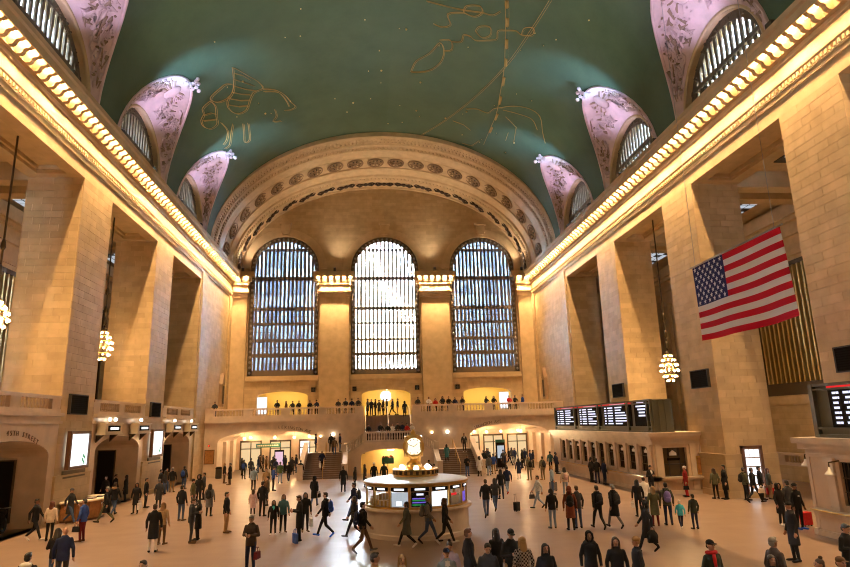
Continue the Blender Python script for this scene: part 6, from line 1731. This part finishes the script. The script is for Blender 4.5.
def body(code):
    if code in BODY: return BODY[code]
    P = POSE[code.lower()]; long_ = code.isupper(); F = Fig(); walk = code.lower() == 'w'
    T = Matrix.Rotation(P['tilt'], 3, 'X')
    hd = lambda q: tuple(T @ (V(q) - HEADPIV) + HEADPIV)
    for hip, kn, an, toe in P['legs']:
        F.cap(hip, kn, .092, .066, 'bottom'); F.cap(kn, an, .064, .047, 'bottom')
        a, t = V(an), V(toe); heel = a + (a - t).normalized() * .045; heel.z = min(a.z, t.z + .02) - .01 if not walk else a.z - .045
        F.cap(heel, t, .042, .038, 'shoe'); F.cap(a, V((a.x, a.y, a.z - .03)), .044, .044, 'shoe'); F.cap(t, t + (t - heel).normalized() * .05, .04, .03, 'shoe')
    F.rings([(0, .01, .80, .155, .115), (0, .01, .95, .17, .125), (0, .0, 1.05, .15, .11)], 'bottom')
    F.rings([(0, .005, .83 if not long_ else .55, .182, .135), (0, .005, .95, .182, .138), (0, 0, 1.08, .168, .124), (0, -.005, 1.24, .188, .134), (0, 0, 1.36, .2, .128), (0, .005, 1.425, .172, .105), (0, .01, 1.47, .115, .088), (0, .01, 1.52, .072, .07)], 'top')
    if long_:
        k = .05 if walk else 0
        F.rings([(0, .01, .50, .20 , .155 + k), (0, .008, .70, .195, .15 + k * .6), (0, .005, .95, .184, .14)], 'top')
    for sd, (s0, el, wr) in zip((1, -1), P['arms']):
        F.cap(s0, el, .063, .055, 'top'); F.cap(el, wr, .055, .043, 'top')
        d = V(wr) - V(el)
        lat = V((0, -1, 0)) if abs(d.normalized().z) > .7 else V((0, 0, 1))
        fingers(F, V(wr) + d.normalized() * .02, d, lat, -sd)
    F.cap((0, .012, 1.45), hd((0, 0, 1.57)), .056, .052, 'skin')
    F.ell(hd((0, .006, 1.648)), (.075, .095, .098), 'skin', T); F.ell(hd((0, -.026, 1.585)), (.056, .062, .062), 'skin', T); F.ell(hd((0, -.03, 1.62)), (.064, .066, .06), 'skin', T)
    F.cap(hd((0, -.088, 1.645)), hd((0, -.105, 1.612)), .011, .016, 'skin', 6)
    for sd in (-1, 1): F.ell(hd((sd * .077, .012, 1.628)), (.014, .022, .032), 'skin', T)
    me = F.finish('person', .0125, 6000)
    # zones by nearest limb
    n = len(me.polygons); C_ = np.empty(n * 3); me.polygons.foreach_get('center', C_); C_ = C_.reshape(-1, 3)
    D, tags = F.dist(C_); ti = np.array([{'skin': 0, 'top': 1, 'bottom': 2, 'shoe': 3}[t] for t in tags]); idx = ti[D.argmin(0)]
    vee = (idx == 1) & (C_[:, 1] < -.07) & (C_[:, 2] > 1.2) & (np.abs(C_[:, 0]) < .062 * np.clip((C_[:, 2] - 1.16) / .28, 0, 1))
    idx[vee] = 4
    # eyes, brows, mouth
    fb = MB()
    for sd in (-1, 1):
        fb.ball(hd((sd * .031, -.085, 1.645)), (.015, .010, .008), 6, 4); fb.ball(hd((sd * .032, -.083, 1.665)), (.019, .008, .004), 6, 4)
    fb.ball(hd((0, -.087, 1.575)), (.022, .008, .006), 6, 4)
    bm = bmesh.new(); bm.from_mesh(me); 
    fme = fb.mesh('tmp', []); n0 = len(bm.faces); bm.from_mesh(fme)
    bm.to_mesh(me); bm.free(); bpy.data.meshes.remove(fme)
    me.materials.clear()
    for _ in range(6): me.materials.append(SKINS[0])
    me.polygons.foreach_set('material_index', np.concatenate([idx, np.full(len(me.polygons) - n0, 5)]).astype(np.int32))
    me.polygons.foreach_set('use_smooth', [True] * len(me.polygons)); me.update()
    BODY[code] = me
    return me
HEADGEAR = {}
def headgear(kind):
    if kind in HEADGEAR: return HEADGEAR[kind]
    m = MB()
    if kind in ('short', 'long', 'bun', 'bob'):
        m.ball((0, .022, 1.678), (.084, .097, .083), 14, 10); m.ball((0, .055, 1.62), (.078, .062, .075), 12, 8)
        if kind == 'short': m.ball((0, -.045, 1.732), (.055, .045, .025), 10, 6)
        if kind in ('long', 'bob'):
            zz = 1.36 if kind == 'long' else 1.5
            Lr = [(1.70, .086, .07, .03), (1.6, .098, .075, .035), ((1.6 + zz) / 2, .105, .062, .06), (zz + .04, .09, .045, .075), (zz, .05, .03, .08)]
            n = 14; vs = []
            for z, rx, ry, cy_ in Lr: vs += [(rx * math.cos(2 * PI * j / n), cy_ + ry * math.sin(2 * PI * j / n) * (1 if math.sin(2 * PI * j / n) > 0 else .55), z) for j in range(n)]
            m.add(vs, [(i * n + j, i * n + (j + 1) % n, (i + 1) * n + (j + 1) % n, (i + 1) * n + j) for i in range(len(Lr) - 1) for j in range(n)] + [tuple(range(len(vs) - n, len(vs)))])
            for sd in (-1, 1): m.tube([(sd * .055, -.045, 1.72), (sd * .088, -.03, 1.66), (sd * .094, -.02, 1.56), (sd * .095, -.03, zz + .06)], [.016, .02, .024, .012], 6)
        if kind == 'bun': m.ball((0, .05, 1.775), (.045, .045, .04), 10, 8)
    elif kind == 'beanie':
        m.ball((0, .012, 1.695), (.088, .104, .088), 14, 10); m.lathe([(.086, 1.675), (.094, 1.685), (.094, 1.715), (.086, 1.725)], 16, (0, .01, 0), sc=(1, 1.16), caps=False); m.ball((0, .05, 1.63), (.074, .06, .06), 10, 8)
    elif kind == 'cap':
        m.ball((0, .012, 1.692), (.086, .102, .075), 14, 10); m.ball((0, -.11, 1.688), (.07, .075, .010), 12, 6); m.ball((0, .055, 1.62), (.075, .058, .065), 10, 8)
    elif kind in ('hood', 'hijab'):
        m.ball((0, .035, 1.665), (.103, .105, .118), 14, 10); m.ball((0, .07, 1.55), (.105, .09, .11), 12, 8)
        for sd in (-1, 1): m.tube([(sd * .02, -.06, 1.765), (sd * .08, -.065, 1.70), (sd * .092, -.06, 1.6), (sd * .07, -.06, 1.52), (0, -.07, 1.485)], [.022, .026, .028, .03, .03], 6)
        if kind == 'hijab':
            m.ball((0, .02, 1.44), (.19, .13, .11), 14, 8); m.ball((0, -.05, 1.36), (.14, .1, .12), 12, 8)
    me = m.mesh(kind, [SKINS[0]], True)
    HEADGEAR[kind] = me
    return me
def set_mat(o, i, mat):
    o.material_slots[i].link = 'OBJECT'; o.material_slots[i].material = mat
FACE = {'C': 0.0, 'R': PI / 2, 'A': PI, 'L': -PI / 2}
PARTN = {'short': 'hair', 'long': 'hair', 'bob': 'hair', 'bun': 'hair', 'beanie': 'beanie', 'cap': 'cap', 'hood': 'hood', 'hijab': 'headscarf'}
random.seed(11)
_gear = {}
def gear_mesh(kind):
    if kind in _gear: return _gear[kind]
    m = MB()
    if kind == 'backpack':
        m.ball((0, .235, 1.20), (.155, .10, .235), 14, 10); m.ball((0, .25, 1.07), (.15, .10, .11), 12, 8)
    elif kind == 'pocket':
        m.ball((0, .325, 1.10), (.11, .035, .10), 12, 8)
    elif kind == 'straps':
        for sd in (-1, 1): m.tube([(sd * .09, .14, 1.42), (sd * .10, .0, 1.515), (sd * .115, -.12, 1.38), (sd * .135, -.13, 1.2), (sd * .17, .0, 1.05), (sd * .13, .16, 1.03)], .018, 6)
        m.tube([(-.04, .2, 1.43), (0, .22, 1.48), (.04, .2, 1.43)], .01, 6)
    elif kind == 'handbag':
        m.prism([(-.16, 0), (.16, 0), (.13, .22), (-.13, .22)], 'x', -.055, .055)
    elif kind == 'handles':
        for sd in (-1, 1): m.tube([(sd * .03, -.08, .21), (sd * .03, -.06, .32), (sd * .02, 0, .36), (sd * .03, .06, .32), (sd * .03, .08, .21)], .009, 6)
    elif kind == 'tote':
        m.prism([(-.2, 0), (.2, 0), (.22, .36), (-.22, .36)], 'x', -.06, .06)
    elif kind == 'tote_handles':
        for sd in (-1, 1): m.tube([(sd * .05, -.09, .36), (sd * .04, -.07, .5), (0, 0, .55), (sd * .04, .07, .5), (sd * .05, .09, .36)], .009, 6)
    elif kind == 'sack':
        m.ball((0, 0, .22), (.12, .2, .22), 14, 10); m.bx(-.1, .1, -.16, .16, .02, .3)
    elif kind == 'cup': m.lathe([(.028, 0), (.036, .1)], 12)
    elif kind == 'cup_lid': m.lathe([(.039, .1), (.039, .115), (.03, .12), (0, .12)], 12)
    elif kind == 'phone': m.bx(-.036, .036, -.005, .005, 0, .15)
    elif kind == 'phone_screen': m.bx(-.032, .032, .005, .006, .008, .142)
    me = m.mesh(kind, [SKINS[0]], kind in ('backpack', 'pocket', 'sack', 'straps'))
    _gear[kind] = me
    return me
def gear(name, parts, cols, M, label, cat):
    """top-level carried object: first mesh is the root, the others its parts"""
    o = link(name, gear_mesh(parts[0][0])); o.matrix_world = M; set_mat(o, 0, cols[0])
    tag(o, label, cat)
    for (k, nm), c in zip(parts[1:], cols[1:]):
        q = link(nm, gear_mesh(k), o); set_mat(q, 0, c)
    return o
def short(label, n):
    w = label.split()
    return ' '.join(w[:n])
def person(x, y, z, pose, top, bot, shoe, hair, face, H, g, label, group=None):
    o = link('person', body(pose)); sc_ = H / 1.75
    rz = (FACE[face] if isinstance(face, str) else face) + random.uniform(-.3, .3)
    o.location = (x, y, z); o.rotation_euler = (0, 0, rz); o.scale = (sc_ * (1 if random.random() < .5 or pose in 'pP' else -1), sc_, sc_)
    inner = g.split(':')[1] if g.startswith('inner') else None
    for i, m_ in enumerate((random.choices(SKINS, (5, 3, 4, 1))[0], cloth_mat(top), cloth_mat(bot), cloth_mat(shoe), cloth_mat(inner) if inner else cloth_mat(top), MATS['face_dark'])): set_mat(o, i, m_)
    tag(o, label, 'person', group)
    T = Matrix.Translation(HEADPIV) @ Matrix.Rotation(POSE[pose.lower()]['tilt'], 4, 'X') @ Matrix.Translation(-HEADPIV)
    if hair != 'bald':
        k, c = hair.split(':'); hm = hair_mat(c) if PARTN[k] == 'hair' else cloth_mat(c) if c in CLOTH else hair_mat(c)
        h_ = link(PARTN[k], headgear(k), o); h_.matrix_basis = T; set_mat(h_, 0, hm)
        if k in ('beanie', 'cap') and random.random() < .5:
            pass
    if g.startswith('scarf'):
        q = MB(); q.tube([(.1 * math.cos(2 * PI * j / 14), .005 + .095 * math.sin(2 * PI * j / 14), 1.49 - .015 * math.sin(2 * PI * j / 14)) for j in range(14)], .042, 8, closed=True); q.tube([(.04, -.11, 1.47), (.06, -.14, 1.36), (.05, -.145, 1.2)], [.035, .04, .03], 6)
        q.obj('scarf', [cloth_mat(g.split(':')[1])], o, True)
    if g.startswith('hood'):
        q = MB(); q.ball((0, .10, 1.47), (.15, .075, .075), 12, 8); q.ball((0, .0, 1.49), (.105, .10, .04), 12, 8); q.obj('hood', [cloth_mat(g.split(':')[1])], o, True)
    if g == 'logo':
        q = MB(); q.ball((0, -.125, 1.27), (.06, .012, .055), 10, 6); q.obj('chest_print', 'flag_white', o)
    M = Matrix.Translation((x, y, z)) @ Matrix.Rotation(rz, 4, 'Z') @ Matrix.Diagonal((sc_, sc_, sc_, 1))
    k, _, c = g.partition(':')
    who = short(label, 11)
    hand = V((.262, -.09, .80)) if pose.lower() != 'w' else V((-.235, -.27, .87))
    if k == 'pack': gear('backpack', [('backpack', ''), ('pocket', 'pocket'), ('straps', 'straps')], [cloth_mat(c), cloth_mat(c), cloth_mat('black')], M, f'{c} backpack worn by {who}', 'backpack')
    if k == 'bag' or k == 'satchel': gear('handbag', [('handbag', ''), ('handles', 'handle')], [cloth_mat(c), cloth_mat(c)], M @ Matrix.Translation(hand - V((0, 0, .36))), f'{c} handbag carried by {who}', 'bag')
    if k == 'tote': gear('tote_bag', [('tote', ''), ('tote_handles', 'handle')], [cloth_mat(c), cloth_mat(c)], M @ Matrix.Translation(hand - V((0, 0, .55))), f'{c} tote bag carried by {who}', 'bag')
    if k == 'tote2': gear('shopping_bag', [('tote', ''), ('tote_handles', 'handle')], [cloth_mat(c), cloth_mat(c)], Matrix.Translation((x - .12, y - .32, z)) @ Matrix.Rotation(.4, 4, 'Z'), f'{c} shopping bag on the floor beside {who}', 'bag')
    if k == 'sack': gear('duffel_bag', [('sack', ''), ('tote_handles', 'handle')], [cloth_mat(c), cloth_mat(c)], M @ Matrix.Translation(V((.30, .1, .36))), f'big {c} bag of the {short(label, 8)}', 'bag')
    if k == 'cup': gear('paper_cup', [('cup', ''), ('cup_lid', 'lid')], [cloth_mat('white'), cloth_mat('black')], M @ Matrix.Translation(V((-.235, -.33, .9))), f'white paper cup held by {who}', 'cup')
    if pose in 'pP' and group is None: gear('smartphone', [('phone', ''), ('phone_screen', 'screen')], [cloth_mat('black'), MATS['screen_map']], M @ Matrix.Translation(V((0.0, -.385, 1.14))) @ Matrix.Rotation(-.5, 4, 'X'), f'smartphone held by {who}', 'phone')
    return o
for r in PEOPLE: person(*r)

# people along the far balcony, on the landing and in the passages
DARK = [('black', 'black'), ('charcoal', 'black'), ('black', 'navy'), ('navy', 'black'), ('black', 'charcoal')]
HS = ['short:dark', 'short:black', 'long:dark', 'short:brown', 'beanie:black', 'long:black']
def crowd(spots, z, label, group, poses='s', face='C', cols=DARK):
    for i, (x, y) in enumerate(spots):
        t, b = random.choice(cols)
        f_ = face if face != '?' else random.choice('CARL')
        person(x, y, z, random.choice(poses), t, b, 'black', random.choice(HS), f_, random.uniform(1.64, 1.82), '-', label, group)
crowd([(-17.6, 64.75), (-11.4, 64.75), (-9.85, 64.75), (-9.2, 64.75), (-8.1, 64.75), (-7.4, 64.75)], 5.5, 'person in dark clothes at the balcony rail above the track side arch', 'people at the left balcony rail', 'l', 'C')
crowd([(-5.2, 64.75), (-4.45, 64.75), (-3.8, 64.75), (-3.15, 64.75)], 5.5, 'person in dark clothes at the balcony rail beside the centre stairs, track sign side', 'people at the balcony rail beside the centre stairs, track sign side', 'l', 'C')
crowd([(x, 64.75) for x in (3.05, 5.65, 6.3, 6.95, 7.75)], 5.5, 'person in dark clothes at the balcony rail beside the centre stairs, board side', 'people at the balcony rail beside the centre stairs, board side', 'l', 'C')
crowd([(x, 64.75) for x in (10.3, 11.1, 13.4)], 5.5, 'person in dark clothes at the balcony rail above the board side arch', 'people at the right balcony rail', 'l', 'C')
person(4.2, 64.75, 5.5, 'l', 'white', 'navy', 'black', 'short:dark', 'C', 1.76, '-', 'person in white at the balcony rail beside the centre stairs, board side')
person(4.9, 64.75, 5.5, 'l', 'red', 'black', 'black', 'long:dark', 'C', 1.6, '-', 'person in red at the balcony rail beside the one in white')
person(12.75, 64.75, 5.5, 'l', 'red', 'black', 'black', 'short:dark', 'C', 1.72, '-', 'person in red at the balcony rail above the board side arch')
person(14.2, 64.75, 5.5, 's', 'blue', 'black', 'black', 'short:black', 'L', 1.78, '-', 'person in blue standing by the balcony rail above the board side arch')
person(-10.5, 64.9, 5.5, 's', 'brown', 'black', 'black', 'long:tan', 'R', 1.68, '-', 'person in brown at the balcony rail above the track side arch')
crowd([(-2.2 + .42 * i, 67.2 + .95 * (i % 2)) for i in range(6)], 5.5, 'person in dark clothes in the group at the top of the centre stairs', 'group at the top of the centre stairs', 'sS', '?')
person(1.75, 66.3, 5.2, 'S', 'black', 'black', 'black', 'hood:black', 'A', 1.74, '-', 'person in long black coat at the top of the centre stairs')
person(.5, 67.6, 5.5, 'w', 'navy', 'black', 'black', 'short:dark', 'L', 1.76, '-', 'person in navy walking along the balcony under the apple logo')
person(1.05, 67.5, 5.5, 's', 'navy', 'tan', 'black', 'short:brown', 'L', 1.76, '-', 'person in navy jacket and tan trousers under the apple logo')
crowd([(-2.1, 60.5), (-.95, 60.5), (-.25, 60.5), (.7, 60.5), (1.2, 61.25)], 2.95, 'person in dark clothes sitting at the landing balustrade', 'people on the stair landing', 'l', 'C')
person(.22, 61.25, 2.95, 'l', 'white', 'black', 'black', 'long:redbrown', 'C', 1.66, '-', 'person in white among dark coats on the stair landing')
person(1.6, 60.5, 2.95, 'l', 'red', 'black', 'black', 'short:black', 'C', 1.66, '-', 'person in red at the landing balustrade')
person(2.15, 61.25, 2.95, 'l', 'white', 'black', 'black', 'hood:white', 'C', 1.66, '-', 'person in a white hood at the end of the landing balustrade')
random.seed(21)
def scatter(n, x0, x1, y0, y1, avoid, dmin=.80):
    out = []
    while len(out) < n:
        q = (random.uniform(x0, x1), random.uniform(y0, y1))
        if all(math.hypot(q[0] - a[0], q[1] - a[1]) > dmin for a in out + avoid): out.append(q)
    return out
PP = [(r[0], r[1]) for r in PEOPLE] + [(-11.6, 68.6), (11.05, 62.4)]
C1 = scatter(17, -14.6, -8.2, 60.5, 70.5, PP)
C2 = scatter(20, 9.0, 14.2, 57.0, 69.5, PP)
C3 = scatter(3, 8.3, 9.4, 60.5, 64.0, PP + C2)
crowd(C1, 0, 'person in dark clothes in the crowd at the track side passage', 'crowd at the track side passage', 'ssSw', '?', DARK + [('brown', 'black'), ('navy', 'denim')])
crowd(C2, 0, 'person in dark clothes in the crowd at the departure board side passage', 'crowd at the board side passage', 'ssSw', '?', DARK + [('navy', 'charcoal')])
crowd(C3, 0, 'person in dark clothes beside the board side stair wall', 'people beside the right stair', 'sS', 'A')

# wheeled cases standing on the floor
def suitcase(x, y, rz, h, col, label):
    t = thing('suitcase', label, 'suitcase', (x, y, 0), rz)
    g = MB(); w, d = h * .36, h * .2
    g.bx(-w, w, -d, d, .06, h - .04); g.bx(-w + .04, w - .04, -d - .015, d + .015, .1, h - .08); g.bx(-w - .012, w + .012, -d + .04, d - .04, .1, h - .08); g.obj('shell', [cloth_mat(col)], t)
    g = MB()
    for sd in (-1, 1): g.tube([(sd * w * .5, d - .03, h - .05), (sd * w * .5, d - .03, h + .35)], .012, 6)
    g.tube([(-w * .5 - .02, d - .03, h + .35), (w * .5 + .02, d - .03, h + .35)], .018, 6); g.obj('handle', 'steel', t)
    for sx in (-1, 1):
        for sy_ in (-1, 1):
            g = MB(); g.lathe([(.0, -.02), (.035, -.02), (.035, .02), (0, .02)], 10, (sx * (w - .05), sy_ * (d - .05), .035), axis='x'); g.obj('wheel', 'rubber', t)
suitcase(10.05, 41.35, .3, .62, 'grey', 'silver grey suitcase beside the person in pale denim jacket')
suitcase(5.6, 33.0, .8, .5, 'black', 'small black wheeled case pulled by the woman in pale jeans')
suitcase(16.1, 25.5, .2, .6, 'red', 'red suitcase beside the man with blue shoes')
